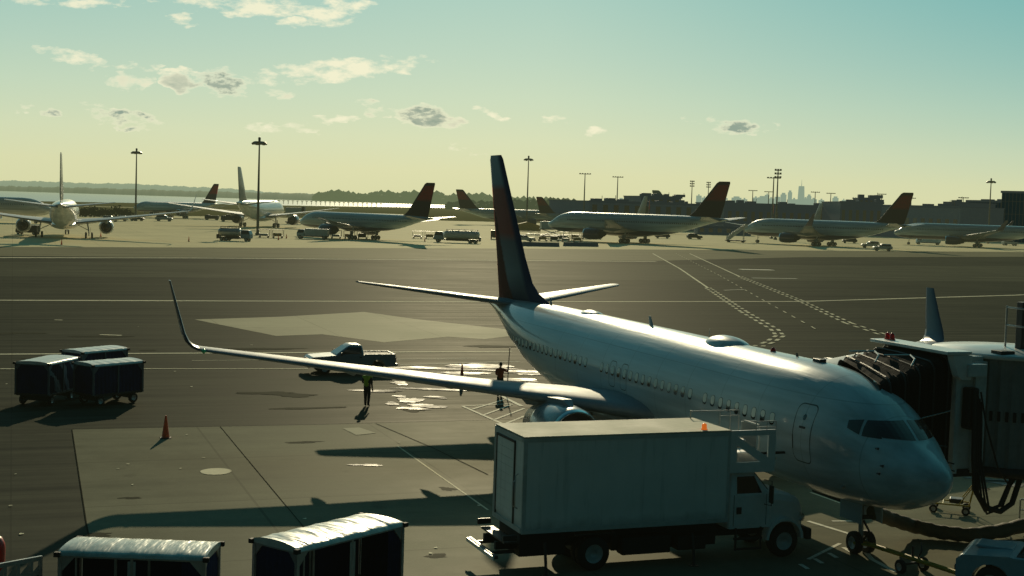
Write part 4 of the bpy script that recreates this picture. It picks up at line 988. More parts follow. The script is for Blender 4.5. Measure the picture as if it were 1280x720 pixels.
# end of a cargo dolly with a pierced headboard, lower left corner
cd = thing('cargo_dolly', 'grey cargo dolly corner with pierced headboard at the very bottom left', 'cargo dolly', (-10.86, 29.38, 0), R(48.6))
hb = MB(); z1 = 1.92
hb.box(-1.3, .95, -.03, .03, z1-.10, z1).box(.87, .95, -.03, .03, .4, z1-.1).box(-1.3, -1.22, -.03, .03, .4, z1-.1).box(-1.3, .95, -.025, .025, z1-.42, z1-.33)
for k in range(7): hb.box(-1.2+k*.31, -1.13+k*.31, -.024, .024, z1-.34, z1-.1)
for k in range(7): hb.add([(-1.13+k*.31, -.01, z1-.33), (-.9+k*.31, -.01, z1-.33), (-.9+k*.31, -.01, z1-.10)], [(0, 1, 2)])
hb.build('headboard', M['steel'], cd)
MB().box(-1.2, .87, -.012, .008, .5, z1-.42).build('panel', M['dark'], cd)
MB().box(-1.3, .95, -2.2, .0, .42, .52, b=.01).build('deck', M['dark'], cd)
for sx in (-1.0, .65):
    for sy in (-.35, -1.85): MB().wheel((sx, sy, .24), .24, .15, (1, 0, 0), 16).build('wheel', [M['black'], M['hub']], cd)
rb = MB().lathe((0, 0, 0), (0, 0, 1), [(0, .26), (.9, .26), (1.3, .27), (1.42, .26), (1.55, .2), (1.6, .1), (1.61, .005)], 20)
o = rb.build('traffic_drum', M['red']); o.location = at(-9, 704, 1.5)*1.0; o.location.z = .53
o.parent = None
tag(o, 'red rounded drum standing on the dolly at the bottom left corner', 'traffic drum')

# ------------------------------------------------------------------ cones
def cone(label, px, py, h=.95):
    c = thing('traffic_cone', label, 'traffic cone', at(px, py), .3, 'orange traffic cones')
    MB().box(-.22, .22, -.22, .22, 0, .04, b=.012).build('base', M['black'], c)
    MB().lathe((0, 0, .04), (0, 0, 1), [(0, .17), (.02, .16), (h-.06, .035), (h-.04, .03), (h-.04, .005)], 18).build('body', M['orange'], c)
    return c
cone('orange traffic cone at the corner of the concrete pad, left of the wing shadow', 207, 548)
cone('small dark traffic cone behind the wing beside the wet patch', 577, 484, 1.25)
for i, (px, py) in enumerate(((77, 306), (236, 302), (358, 298), (348, 300), (531, 302), (126, 296), (640, 300))):
    c_ = cone('distant traffic cone on the far apron, %s' % ['behind the tail-on airliner', 'left of the tanker', 'right of the tall mast base', 'close to the tall mast base', 'left of the long fuel tanker', 'beside the far-left engine', 'just left of the foreground fin'][i], px, py, 1.1)

# ------------------------------------------------------------------ pickup
pk = thing('pickup_truck', 'pale blue pickup truck with open bed parked behind the wing', 'pickup truck', (-9.25, 79.3, 0), math.pi+R(20), None, .95)
def archd(cx, r, n=8): return [(cx-r*math.cos(math.pi*k/n), .42+r*math.sin(math.pi*k/n)) for k in range(n+1)]
prof = [(-2.65, .55), (-2.62, .45)]+[(-2.05, .42)]+archd(-1.55, .44)+[(-1.0, .40), (1.2, .40)]+archd(1.72, .44)+[(2.3, .42), (2.62, .5), (2.66, .75), (2.62, .95), (2.45, 1.04), (1.25, 1.12), (.95, 1.14), (-.65, 1.14), (-2.62, 1.12)]
bdm = MB().prism(prof, 'y', -.93, .93)
bdo = bdm.build('body', M['blue'], pk)
md = bdo.modifiers.new('bevel', 'BEVEL'); md.width = .05; md.segments = 2
loftbox([(1.12, -.68, 1.05, -.88, .88, .08), (1.2, -.68, .98, -.88, .88, .1), (1.66, -.58, .30, -.74, .74, .12), (1.74, -.50, .18, -.68, .68, .12), (1.76, -.35, .05, -.5, .5, .12)]).build('cab', M['blue'], pk)
MB().add([(1.0, -.76, 1.20), (1.0, .76, 1.20), (.36, .64, 1.64), (.36, -.64, 1.64)], [(0, 1, 2, 3)]).build('windscreen', M['glass'], pk)
for s_ in (1, -1):
    d_ = MB().add([(-.6, .935*s_, .5), (.75, .935*s_, .5), (.75, .935*s_, 1.1), (-.6, .935*s_, 1.1)], [(0, 1, 2, 3)]).build('door', M['blue'], pk)
    MB().add([(-.52, .89*s_, 1.2), (.78, .89*s_, 1.2), (.30, .775*s_, 1.62), (-.48, .775*s_, 1.62)], [(0, 1, 2, 3)]).build('side_window', M['glass'], d_)
    MB().box(-.52, -.38, .94*s_-.02, .94*s_+.02, .98, 1.03).build('door_handle', M['dark'], d_)
    MB().box(.72, .82, (1.08*s_)-.1, (1.08*s_)+.1, 1.15, 1.32, b=.02).build('mirror', M['dark'], pk)
    MB().lathe((2.6, .7*s_, .82), (1, 0, 0), [(0, .12), (.06, .11), (.08, .01)], 12).build('headlight', M['alu'], pk)
    MB().box(-2.68, -2.64, .82*s_-.06, .82*s_+.06, .7, 1.0, b=.01).build('tail_light', M['redlens'], pk)
MB().box(-2.5, -.75, -.80, .80, 1.122, 1.142).build('bed', M['black'], pk)
MB().box(-2.63, -.7, -.93, -.82, 1.12, 1.2, b=.015).box(-2.63, -.7, .82, .93, 1.12, 1.2, b=.015).box(-2.65, -2.56, -.9, .9, 1.12, 1.19, b=.015).build('bed_rail', M['blue'], pk)
MB().box(2.6, 2.76, -.92, .92, .42, .62, b=.03).box(-2.8, -2.64, -.9, .9, .45, .6, b=.03).build('bumper', M['steel'], pk)
MB().box(2.63, 2.675, -.55, .55, .70, .92, b=.01).build('grille', M['dark'], pk)
for x in (-1.55, 1.72):
    for y in (-.80, .80): MB().wheel((x, y, .37), .37, .24, n=20).build('wheel', [M['black'], M['hub']], pk)

# ------------------------------------------------------------------ people
def seg_d(p, a, b):
    ab = b-a; u = max(0, min(1, (p-a).dot(ab)/ab.length_squared)); return (p-(a+ab*u)).length
def person(label, loc, rz, J, vest, top, leg, extra_hat=None):
    """J: joints; one skinned mesh, materials by nearest bone"""
    root = thing('person', label, 'person', loc, rz)
    V = {k: Vector(v) for k, v in J.items()}
    rad = dict(pelvis=.155, spine=.15, chest=.165, neck=.066, headb=.072, shL=.088, shR=.088, elL=.058, elR=.058, wrL=.036, wrR=.036, hipL=.115, hipR=.115, knL=.088, knR=.088, anL=.068, anR=.068, toL=.038, toR=.038, hdL=.036, hdR=.036)
    bones = [('pelvis', 'spine', 1), ('spine', 'chest', 1), ('chest', 'neck', 1), ('neck', 'headb', 0), ('chest', 'shL', 1), ('shL', 'elL', 1), ('elL', 'wrL', 0), ('wrL', 'hdL', 0), ('chest', 'shR', 1), ('shR', 'elR', 1), ('elR', 'wrR', 0), ('wrR', 'hdR', 0),
             ('pelvis', 'hipL', 2), ('hipL', 'knL', 2), ('knL', 'anL', 2), ('anL', 'toL', 3), ('pelvis', 'hipR', 2), ('hipR', 'knR', 2), ('knR', 'anR', 2), ('anR', 'toR', 3)]
    def skin(vs, es, rs, sub=1, rootn=0):
        bm = bmesh.new(); ly = bm.verts.layers.skin.verify(); bv = [bm.verts.new(p) for p in vs]
        for i, v in enumerate(bv): v[ly].radius = (rs[i], rs[i]*.92); v[ly].use_root = (i == rootn)
        for a, b in es: bm.edges.new((bv[a], bv[b]))
        me = bpy.data.meshes.new('tmp'); bm.to_mesh(me); bm.free()
        ob = bpy.data.objects.new('tmp', me); COL.objects.link(ob)
        k = ob.modifiers.new('skin', 'SKIN'); k.use_smooth_shade = True
        q = ob.modifiers.new('sub', 'SUBSURF'); q.levels = sub; q.render_levels = sub
        dg = bpy.context.evaluated_depsgraph_get(); ev = ob.evaluated_get(dg); m2 = ev.to_mesh()
        vv = [v.co.copy() for v in m2.vertices]; ff = [list(p.vertices) for p in m2.polygons]; ev.to_mesh_clear()
        bpy.data.objects.remove(ob); bpy.data.meshes.remove(me); return vv, ff
    names = list(rad); idx = {n: i for i, n in enumerate(names)}
    vv, ff = skin([V[n] for n in names], [(idx[a], idx[b]) for a, b, _ in bones], [rad[n] for n in names], 2, idx['pelvis'])
    b = MB(); torso = []
    for f in ff:
        c = sum((vv[i] for i in f), Vector())/len(f)
        k = min(bones, key=lambda q: seg_d(c, V[q[0]], V[q[1]])); mi = k[2]
        if k[1] in ('hipL', 'hipR'): mi = 2
        if k[0] in ('pelvis', 'spine', 'chest') and k[1] in ('spine', 'chest', 'neck', 'shL', 'shR'): torso.append(f)
        b.add([], []); b.f.append(f); b.m.append(mi); b.sm.append(True)
    b.v = [tuple(p) for p in vv]
    # head with face
    hc = V['headb']+Vector((0, .012, .105)); rings = []
    for i in range(11):
        u = i/10; zz = hc.z-.125+.25*u; q = max(.02, math.sin(math.pi*min(.98, max(.03, u)))**.6)
        jaw = .80 if u < .3 else 1
        rings.append([Vector((hc.x+.074*q*jaw*math.cos(a), hc.y+.094*q*math.sin(a)+(.01 if u < .35 else 0), zz)) for a in [2*math.pi*j/16 for j in range(16)]])
    b.loft(rings, 0, True)
    b.loft([[hc+Vector((x*w, .082+d, z)) for x, z in ((-1, -.03*w), (1, -.03*w), (0, .03))] for w, d in ((.016, 0), (.010, .022))], 0, True)     # nose
    for s_ in (-1, 1): b.lathe(hc+Vector((s_*.072, -.005, 0)), (s_, -.2, 0), [(0, .02), (.012, .028), (.02, .02), (.021, .002)], 10, 0)               # ears
    for s_ in (-1, 1): b.lathe(hc+Vector((s_*.028, .083, .012)), (0, 1, 0), [(0, .010), (.006, .007), (.008, .001)], 8, 3)                              # eyes
    b.box(hc.x-.022, hc.x+.022, hc.y+.078, hc.y+.086, hc.z-.062, hc.z-.055, 3)                                                                         # mouth
    # fingers
    for s_, nm in ((-1, 'L'), (1, 'R')):
        w, h = V['wr'+nm], V['hd'+nm]; d = (h-w).normalized(); sd0 = d.cross(Vector((0, 1, .1))).normalized(); pn = d.cross(sd0).normalized()
        for k in range(4):
            ln = (.070, .080, .076, .060)[k]; o0 = h+sd0*((k-1.5)*.017)-d*.01
            p = [o0, o0+d*ln*.45+pn*.008, o0+d*ln*.75+pn*.026, o0+d*ln*.92+pn*.048]
            b.pipe(p, [.0095, .009, .008, .006], 6, 0)
        o0 = w.lerp(h, .45)+sd0*.03; b.pipe([o0, o0+sd0*.028+d*.03+pn*.012, o0+sd0*.034+d*.062+pn*.022], [.011, .010, .007], 6, 0)
    o = b.build('body', [M['skin'], top, leg, M['black']], root)
    if vest:
        vb = MB(); used = sorted({i for f in torso for i in f}); mp_ = {i: j for j, i in enumerate(used)}
        nr = {i: Vector() for i in used}
        for f in torso:
            n_ = (vv[f[1]]-vv[f[0]]).cross(vv[f[2]]-vv[f[0]])
            for i in f: nr[i] += n_
        vb.add([vv[i]+(nr[i].normalized() if nr[i].length else Vector())*.016 for i in used], [[mp_[i] for i in f] for f in torso], 0, True)
        vb.build('vest', vest, root, False)
    hr = MB(); rings = []
    for i in range(7):
        u = i/6; a0 = R(-5+92*u)
        rings.append([hc+Vector((.083*math.cos(a0)*math.cos(a), .103*math.cos(a0)*math.sin(a)-.006, .03+.118*math.sin(a0)+(.03 if math.sin(a) > .3 and i == 0 else (-.05 if i == 0 else 0)))) for a in [2*math.pi*j/16 for j in range(16)]])
    hr.loft(rings, 0, True); hr.build('hair', M['hair'], root)
    return root
base = dict(pelvis=(0, 0, .96), spine=(0, 0, 1.16), chest=(0, -.005, 1.36), neck=(0, .0, 1.50), headb=(0, .015, 1.56),
    shL=(-.19, 0, 1.42), elL=(-.235, -.03, 1.13), wrL=(-.245, .04, .88), hdL=(-.245, .06, .80), shR=(.19, 0, 1.42), elR=(.235, -.03, 1.13), wrR=(.25, .04, .88), hdR=(.25, .06, .80),
    hipL=(-.095, 0, .91), knL=(-.088, .02, .50), anL=(-.075, -.01, .09), toL=(-.10, .13, .04), hipR=(.095, 0, .91), knR=(.082, .03, .50), anR=(.07, -.01, .09), toR=(.09, .13, .04))
p1 = dict(base); p1.update(elL=(-.26, .05, 1.14), wrL=(-.12, .22, 1.08), hdL=(-.05, .26, 1.08))
person('person in a yellow hi-vis vest standing under the wing beside the pickup', at(458.5, 508), R(-15), p1, M['hivis'], M['trouser'], M['trouser'])
p2 = dict(base); p2.update(shR=(.19, .02, 1.42), elR=(.40, .12, 1.30), wrR=(.44, .26, 1.47), hdR=(.45, .31, 1.53), elL=(-.20, .14, 1.16), wrL=(.12, .28, 1.05), hdL=(.20, .30, 1.03), neck=(.01, .02, 1.50), headb=(.02, .05, 1.56))
pl_ = at(624.5, 496)
person('person in a rust red shirt gripping a tall pole behind the wing root', pl_, R(8), p2, None, M['redcloth'], M['trouser'])
po = MB().pipe([(0, 0, .04), (0, 0, 2.55)], .022, 8); po.box(-.16, .16, -.03, .03, 0, .06)
q_ = po.build('pole', M['dark']); q_.location = pl_+Vector((.36, .40, 0)); q_.rotation_euler = (0, R(2), 0)
tag(q_, 'tall thin pole with a flat foot held by the person in rust red', 'pole')

# ------------------------------------------------------------------ tow bar, tractor, dolly, rail
tb = thing('tow_bar', 'steel aircraft tow bar running from the nose wheel to the blue tractor', 'tow bar', (0, 0, 0))
a_, b2 = jw((4.0, 0, .36)), at(1196, 716, .42)
tbm = MB().pipe([a_, b2], .07, 8); dd = (b2-a_).normalized(); sd2 = Vector((-dd.y, dd.x, 0))
tbm.pipe([a_-sd2*.32, a_+sd2*.32], .05, 6).pipe([a_-sd2*.3, a_+dd*.7], .035, 6).pipe([a_+sd2*.3, a_+dd*.7], .035, 6).build('shaft', M['yellow'], tb)
mid = a_.lerp(b2, .55)
MB().pipe([mid-sd2*.42+Vector((0, 0, -.14)), mid+sd2*.42+Vector((0, 0, -.14))], .035, 6).pipe([mid, mid+Vector((0, 0, .35))], .03, 6).pipe([mid+dd*.2, mid+dd*.35+Vector((0, 0, .3)), mid+sd2*.3+Vector((0, 0, .42))], .025, 6).build('axle', M['dark'], tb)
for k in (-1, 1): MB().wheel(mid+sd2*.42*k+Vector((0, 0, -.2)), .2, .12, tuple(sd2), 16).build('wheel', [M['black'], M['hub']], tb)
tt = thing('tow_tractor', 'low pale blue aircraft tow tractor, cut off by the bottom right corner', 'tow tractor', (14.55, 36.15, 0), R(152))
M['paleblue'] = mat('pale_blue_paint', (.28, .42, .48), .4, 0, .3, .12, 1.5, dirt=(.12, .15, .16))
tp = [(-2.2, .35), (-1.95, .3)]+[(-1.35-.5*math.cos(math.pi*k/8), .42+.5*math.sin(math.pi*k/8)) for k in range(9)]+[(.8, .32)]+[(1.35-.5*math.cos(math.pi*k/8), .42+.5*math.sin(math.pi*k/8)) for k in range(9)]+[(2.1, .35), (2.25, .5), (2.25, .95), (2.1, 1.08), (.9, 1.18), (.8, 1.16), (-.2, 1.16), (-.3, 1.22), (-2.1, 1.25), (-2.25, 1.1)]
bo = MB().prism(tp, 'y', -1.05, 1.05).build('body', M['paleblue'], tt); md = bo.modifiers.new('bevel', 'BEVEL'); md.width = .05; md.segments = 2
MB().box(-.15, .75, -.85, .85, 1.165, 1.18).build('footwell', M['black'], tt)
MB().box(-.2, .1, .15, .65, 1.18, 1.45, b=.05).box(-.28, -.16, .15, .65, 1.3, 1.85, b=.05).build('seat', M['black'], tt)
MB().pipe([(.7, .4, 1.18), (.5, .4, 1.55)], .025, 6).lathe((.5, .4, 1.55), (-.4, 0, .9), [(0, .17), (.02, .19), (.03, .17), (.015, .155), (0, .17)], 16).build('steering_wheel', M['black'], tt)
for x in (-1.35, 1.35):
    for y in (-.92, .92): MB().wheel((x, y, .42), .42, .3, n=20).build('wheel', [M['black'], M['hub']], tt)
for y in (-.75, .75): MB().lathe((2.24, y, .78), (1, 0, 0), [(0, .1), (.04, .09), (.05, .01)], 12).build('headlight', M['alu'], tt)
MB().box(2.24, 2.42, -.25, .25, .38, .6, b=.02).build('hitch', M['dark'], tt)
MB().box(.95, 1.9, -.7, .1, 1.12, 1.2, b=.02).box(-1.9, -.6, -.8, .8, 1.23, 1.27, b=.015).build('hatch', M['paleblue'], tt)
dc = thing('hand_cart', 'small yellow tubular hand cart on the tarmac under the jet bridge', 'hand cart', at(1190, 640), R(-20))
d_ = MB()
for y in (-.35, .35):
    d_.pipe([(-.75, y, .32), (.55, y, .32)], .028, 6).pipe([(.55, y, .32), (.66, y, .9), (.62, y, 1.15)], .028, 6).pipe([(.2, y, .32), (.62, y, .95)], .02, 6)
for x in (-.75, -.3, .15, .55): d_.pipe([(x, -.35, .32), (x, .35, .32)], .022, 6)
d_.pipe([(.62, -.35, 1.15), (.62, -.2, 1.3), (.62, .2, 1.3), (.62, .35, 1.15)], .028, 6).pipe([(.66, -.35, .75), (.66, .35, .75)], .022, 6)
d_.build('frame', M['yellow'], dc)
for x in (-.6, .45):
    for y in (-.40, .40): MB().wheel((x, y, .14), .14, .07, n=14).build('wheel', [M['black'], M['hub']], dc)
MB().box(-.1, .35, -.22, .22, .345, .5, b=.03).build('case', M['dark'], dc)
gr = MB(); g0 = at(1274, 652)
gr.pipe([(0, 0, 0), (0, 0, .75)], .03, 6).pipe([(0, 0, .75), (1.6, -.5, .75)], .03, 6).pipe([(0, 0, .4), (1.6, -.5, .4)], .022, 6).pipe([(1.6, -.5, 0), (1.6, -.5, .75)], .03, 6)
q_ = gr.build('guard_rail', M['steel']); q_.location = g0; tag(q_, 'short tubular guard rail standing at the right edge below the jet bridge', 'guard rail')
#@@PART4@@
# ------------------------------------------------------------------ floodlight masts
def mast(label, px, D, ytop, kind, base=None, r=.28):
    p = atD(px, D) if base is None else at(px, base); h = zat(ytop, px, p.y)
    c = thing('light_mast', label, 'floodlight mast', p, 0, 'floodlight masts of the airport')
    MB().pipe([(0, 0, 0), (0, 0, h*.5), (0, 0, h)], [r*1.35, r, r*.6], 10).lathe((0, 0, 0), (0, 0, 1), [(0, .01), (0, r*2.2), (.5, r*2.2), (.6, r*1.3)], 10).build('pole', M['post'], c)
    hd = MB()
    if kind == 'crown':
        hd.lathe((0, 0, h-.5), (0, 0, 1), [(0, .3), (0, 1.3), (.12, 1.35), (.2, .3)], 12)
        for k in range(6):
            a = k*math.pi/3; mm = Matrix.Translation((1.5*math.cos(a), 1.5*math.sin(a), h-.8)) @ Matrix.Rotation(a, 4, 'Z') @ Matrix.Rotation(R(35), 4, 'Y')
            hd.box(-.45, .45, -.4, .4, -.25, .25, M=mm)
        hd.lathe((0, 0, h-.4), (0, 0, 1), [(0, .3), (1.0, .35), (1.2, .05)], 8)
    elif kind == 'bar':
        hd.box(-2.6, 2.6, -.15, .15, h-.3, h-.05)
        for k in range(5): hd.box(-2.5+k*1.12, -1.9+k*1.12, -.5, .3, h-.2, h+.2)
    else:
        for z in (0, -1.3, -2.6): hd.box(-1.2, 1.2, -.12, .12, h+z-.15, h+z+.05); [hd.box(x-.32, x+.32, -.3, .3, h+z-.1, h+z+.55) for x in (-.9, 0, .9)]
    hd.build('lamp_head', M['post'], c); return c
mast('tall crown-headed floodlight mast rising right of the tail-on airliner', 170, 480, 188, 'crown')
mast('tallest crown-headed floodlight mast, in front of the second tail-on airliner', 322, 0, 175, 'crown', 294)
mast('crown-headed mast just right of the foreground tail fin', 659, 540, 197, 'crown')
mast('bar-headed mast over the nose of the long widebody', 730, 610, 217, 'bar', None, .3)
mast('bar-headed mast standing left of the raised terminal block', 771, 660, 221, 'bar', None, .3)
mast('triple-tier mast left of the long widebody red fin, nearer of the pair', 864, 760, 227, 'tier', None, .3)
mast('triple-tier mast touching the left side of the long widebody fin', 884.5, 800, 228.5, 'tier', None, .3)
mast('shorter of the two close masts left of the skyscrapers', 965.5, 520, 222, 'bar', None, .3)
mast('taller of the two close masts left of the skyscrapers', 970.5, 500, 213, 'tier', None, .3)
for i, (px, y) in enumerate(((940, 238), (960, 239.5), (1018, 240), (1037.5, 241.5), (1101, 242.5), (1138, 247.5))):
    mast('small far mast above the terminal roof, %s' % ['left of the close pair', 'just left beside the close pair', 'right of the tallest skyscraper', 'by the isolated low skyscraper', 'left of the winglet airliner fin', 'right of the winglet airliner fin'][i], px, 800, y, 'bar', None, .32)
mast('crown-headed mast before the dark green glass hall at far right', 1236.5, 560, 225, 'crown')
mast('thin mast between the pale block and the dark hall at right', 1203, 700, 247, 'bar', None, .25)

# ------------------------------------------------------------------ terminal
def block(name, label, px0, px1, D0, D1, ytop, depth=30, wall=None, nwin=0, win=(.35, .8), roofunits=0, seed=0, band=True):
    p0, p1 = atD(px0, D0), atD(px1, D1); d = p1-p0; Ln = d.length; a = math.atan2(d.y, d.x)
    h = zat(ytop, (px0+px1)/2, (D0+D1)/2)
    c = thing(name, label, 'building', p0, a); r_ = random.Random(seed)
    MB().box(0, Ln, 0, depth, 0, h-.5).build('wall', wall or M['concretewall'], c)
    rf = MB().box(-.4, Ln+.4, -.4, depth+.4, h-.5, h-.1).box(-.5, Ln+.5, -.5, -.2, h-.9, h+.1).build('roof', M['darkwall'], c)
    if band: MB().box(0, Ln, -.12, -.01, h*.30, h*.34).build('ledge', M['darkwall'], c)
    for k in range(nwin):
        x0 = Ln*(k+.25)/nwin; w = Ln/nwin*.45
        MB().box(x0, x0+w, -.10, -.005, h*win[0], h*win[1]).build('window', M['glass'], c)
    for k in range(roofunits):
        x = r_.uniform(.03, .95)*Ln; w = r_.uniform(1.2, 4.5); q = r_.uniform(.6, 1.7)
        MB().box(x, x+w, 3, 3+w, h-.1, h-.1+q, b=.08).build('roof_unit', M['darkwall'], rf)
        if k % 3 == 0: MB().pipe([(x+w+.4, 4, h-.1), (x+w+.4, 4, h+q+1.2)], .12, 6).build('vent_pipe', M['post'], rf)
    return c
block('terminal_wing', 'low grey terminal wing with dark tall windows behind the long widebody', 737, 905, 610, 640, 253.2, 40, None, 13, (.45, .86), 12, 1)
block('terminal_tower_block', 'raised boxy terminal block with rooftop plant above the low wing', 801, 851, 655, 660, 245.2, 25, M['darkwall'], 5, (.6, .9), 9, 2)
block('terminal_concourse', 'long dark terminal concourse with pale roofline left of the tallest skyscraper', 898, 1052, 690, 700, 255.2, 40, M['darkwall'], 16, (.35, .7), 8, 3)
block('terminal_middle_block', 'dark terminal block with rooftop penthouse beside the widebody red fin', 1050, 1103, 660, 660, 252.2, 40, M['darkwall'], 6, (.4, .75), 5, 4)
block('rooftop_penthouse', 'small penthouse with plant standing on the terminal roof left of red fin', 1073, 1098, 672, 672, 247.2, 12, M['darkwall'], 4, (.8, .93), 4, 5, False)
block('terminal_right_wing', 'low terminal wing right of the red fin with dark openings', 1102, 1200, 650, 600, 257, 40, M['concretewall'], 10, (.2, .62), 7, 6)
block('pale_service_block', 'pale square block between low terminal wing and dark glass hall', 1180, 1209, 620, 610, 252.5, 20, M['concretewall'], 2, (.7, .85), 2, 7, False)
def hall(label, px0, px1, D, ytop, seed):
    c = block('glass_hall', label, px0, px1, D, D-20, ytop, 50, M['greenglass'], 0, (.3, .8), 3, seed, False)
    p0, p1 = atD(px0, D), atD(px1, D-20); Ln = (p1-p0).length; h = zat(ytop, (px0+px1)/2, D-10)
    mu = MB(); n = int(Ln/1.6)
    for k in range(n+1): mu.box(Ln*k/n-.05, Ln*k/n+.05, -.16, -.002, .2, h-.9)
    for z in (.3, .55, .8): mu.box(0, Ln, -.13, -.004, h*z-.06, h*z+.06)
    mu.build('mullion_grid', M['dark'], c)
hall('dark green glass hall with curved eave, left of the tallest glass hall', 1208, 1254, 640, 250.5, 8)
hall('tallest dark green glass hall at the right edge', 1251, 1345, 610, 239.5, 9)
hb_ = block('service_sheds', 'grey low service sheds with white fence under the widebody tail', 873, 940, 560, 560, 283, 12, M['concretewall'], 6, (.3, .75), 0, 10, False)
# aircraft at the gates, mostly hidden
far('airliner nosed in at the terminal, a pale fin edge-on above the long widebody', S757, 776, 285, -70, 1.08, M['finpale'], M['fus_plain'], None, 560)
far('airliner nosed in at the terminal, its dark red fin above the widebody middle', S757, 812, 285, -96, 1.0, M['fin757'], M['fus_far'], None, 560)
far('airliner nosed in at the terminal, dark red fin left of the close masts', S757, 962, 285, -96, 1.0, M['fin757'], M['fus_far'], None, 590)
far('airliner nosed in at the terminal, pale fin edge-on below the tallest skyscraper', S757, 998, 285, -78, 1.05, M['finpale'], M['fus_plain'], None, 590)

# ------------------------------------------------------------------ skyline
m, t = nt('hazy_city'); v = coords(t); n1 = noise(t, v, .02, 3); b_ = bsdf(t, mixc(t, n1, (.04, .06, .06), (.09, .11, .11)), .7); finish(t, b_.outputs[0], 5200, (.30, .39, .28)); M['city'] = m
TW = [(873, 6, 244.5, 0), (880, 5, 247, 0), (904, 7, 247.5, 0), (920, 9, 245.5, 1), (930, 6, 249, 0), (944, 7, 247, 0), (952, 8, 245, 1), (958, 4, 243.5, 0), (963, 6, 248, 0), (978.5, 6, 241, 1), (986.5, 5, 238, 1), (1000.5, 7, 230, 2), (1006, 6, 248, 0), (1010.5, 4, 243, 1), (1016, 7, 249, 0), (1026, 7, 250, 0), (1043.5, 6, 245.5, 1), (992, 6, 249, 0), (971, 5, 246, 0), (776, 5, 247.5, 1), (1054, 5, 250, 0)]
for i, (px, w, y, k) in enumerate(TW):
    D = 9000+(i*37 % 11)*60; p = atD(px, D); h = zat(y, px, D); W_ = w*D/FPX/2
    c = thing('skyscraper', 'hazy %s tower of the far skyline, %s' % (['plain flat-topped', 'stepped', 'tapering spired'][k], 'tallest of all' if k == 2 else 'about %s pixels of sky left of the tallest' % '' if False else ['first from the left beside the red fin', 'second from the left beside the red fin', 'third from the left', 'broad one right of the red fin', 'low one right of the broad one', 'left neighbour of the close masts', 'broad one by the close masts', 'slim one by the close masts', 'short one hidden by the close masts', 'one left of the second tallest', 'second tallest, left of the tallest', '', 'short one touching the tallest from the right', 'slim one right of the tallest', 'low one two right of the tallest', 'low one three right of the tallest', 'isolated one at the right end', 'short one just left of the tallest', 'one right behind the close masts', 'lone one beyond the bar-headed masts', 'last low one at the right end'][i]), 'tower', p, .3*i, 'skyscrapers of the far skyline')
    if k == 2:
        MB().loft([[Vector((q*x*W_, q*y_*W_, z*h)) for x, y_ in ((-1, -1), (1, -1), (1, 1), (-1, 1))] for q, z in ((1, 0), (1, .3), (.78, .9), (.75, .93))], 0, False).build('shaft', M['city'], c)
        MB().pipe([(0, 0, h*.92), (0, 0, h*1.15)], [W_*.12, W_*.03], 6).build('spire', M['city'], c)
    else:
        MB().box(-W_, W_, -W_, W_, 0, h*(.92 if k else 1)).build('shaft', M['city'], c)
        if k: MB().box(-W_*.6, W_*.6, -W_*.6, W_*.6, h*.92, h).build('crown', M['city'], c)
        else: MB().box(-W_*.3, W_*.2, -W_*.3, W_*.3, h, h+9).build('roof_plant', M['city'], c)

# ------------------------------------------------------------------ far shore and woods
def ridge(name, D, prof, mt, bump_, seed, depth=500):
    r_ = random.Random(seed); b = MB(); x0, x1 = prof[0][0], prof[-1][0]; n = int((x1-x0)/1.2); rows = []
    for k in range(n+1):
        px = x0+(x1-x0)*k/n
        for i in range(len(prof)-1):
            if prof[i][0] <= px <= prof[i+1][0]: u = (px-prof[i][0])/(prof[i+1][0]-prof[i][0]); y = prof[i][1]*(1-u)+prof[i+1][1]*u; break
        y += bump_*(.5*math.sin(px*.21+seed)+.35*math.sin(px*.53+2*seed)+r_.uniform(-.5, .5))
        p = atD(px, D); h = max(.5, zat(y, px, D+depth*.4)); d = Vector((p.x, p.y, 0)).normalized()
        rows.append([p+Vector((0, 0, -1)), p+d*depth*.12+Vector((0, 0, h*.55)), p+d*depth*.4+Vector((0, 0, h)), p+d*depth+Vector((0, 0, -1))])
    b.loft(rows, 0, True, (False, False), False); return b.build(name, mt)
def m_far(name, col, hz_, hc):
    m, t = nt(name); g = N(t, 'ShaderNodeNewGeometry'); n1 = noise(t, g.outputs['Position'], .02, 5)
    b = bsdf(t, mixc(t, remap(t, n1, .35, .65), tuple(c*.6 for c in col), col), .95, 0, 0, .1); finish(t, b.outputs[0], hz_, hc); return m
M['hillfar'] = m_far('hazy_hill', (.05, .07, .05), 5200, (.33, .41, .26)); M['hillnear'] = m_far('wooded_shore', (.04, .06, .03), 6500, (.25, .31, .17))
M['wood'] = m_far('far_wood_leaves', (.05, .07, .03), 7000, (.28, .34, .17)); M['shrub'] = mat('dark_shrub_leaves', (.035, .045, .02), .9, 0, 0, .4, 1.5, .1)
struct(ridge('hills', 7000, [(-300, 224), (0, 225.5), (60, 227), (110, 229), (160, 229.5), (230, 233), (300, 236.5), (345, 241), (460, 244), (660, 251), (760, 253)], M['hillfar'], .8, 1, 900))
struct(ridge('terrain', 4500, [(-300, 230), (0, 232.5), (100, 234.5), (200, 237.5), (300, 240.5), (420, 242.5), (560, 246), (700, 252), (800, 257)], M['hillnear'], .9, 2))
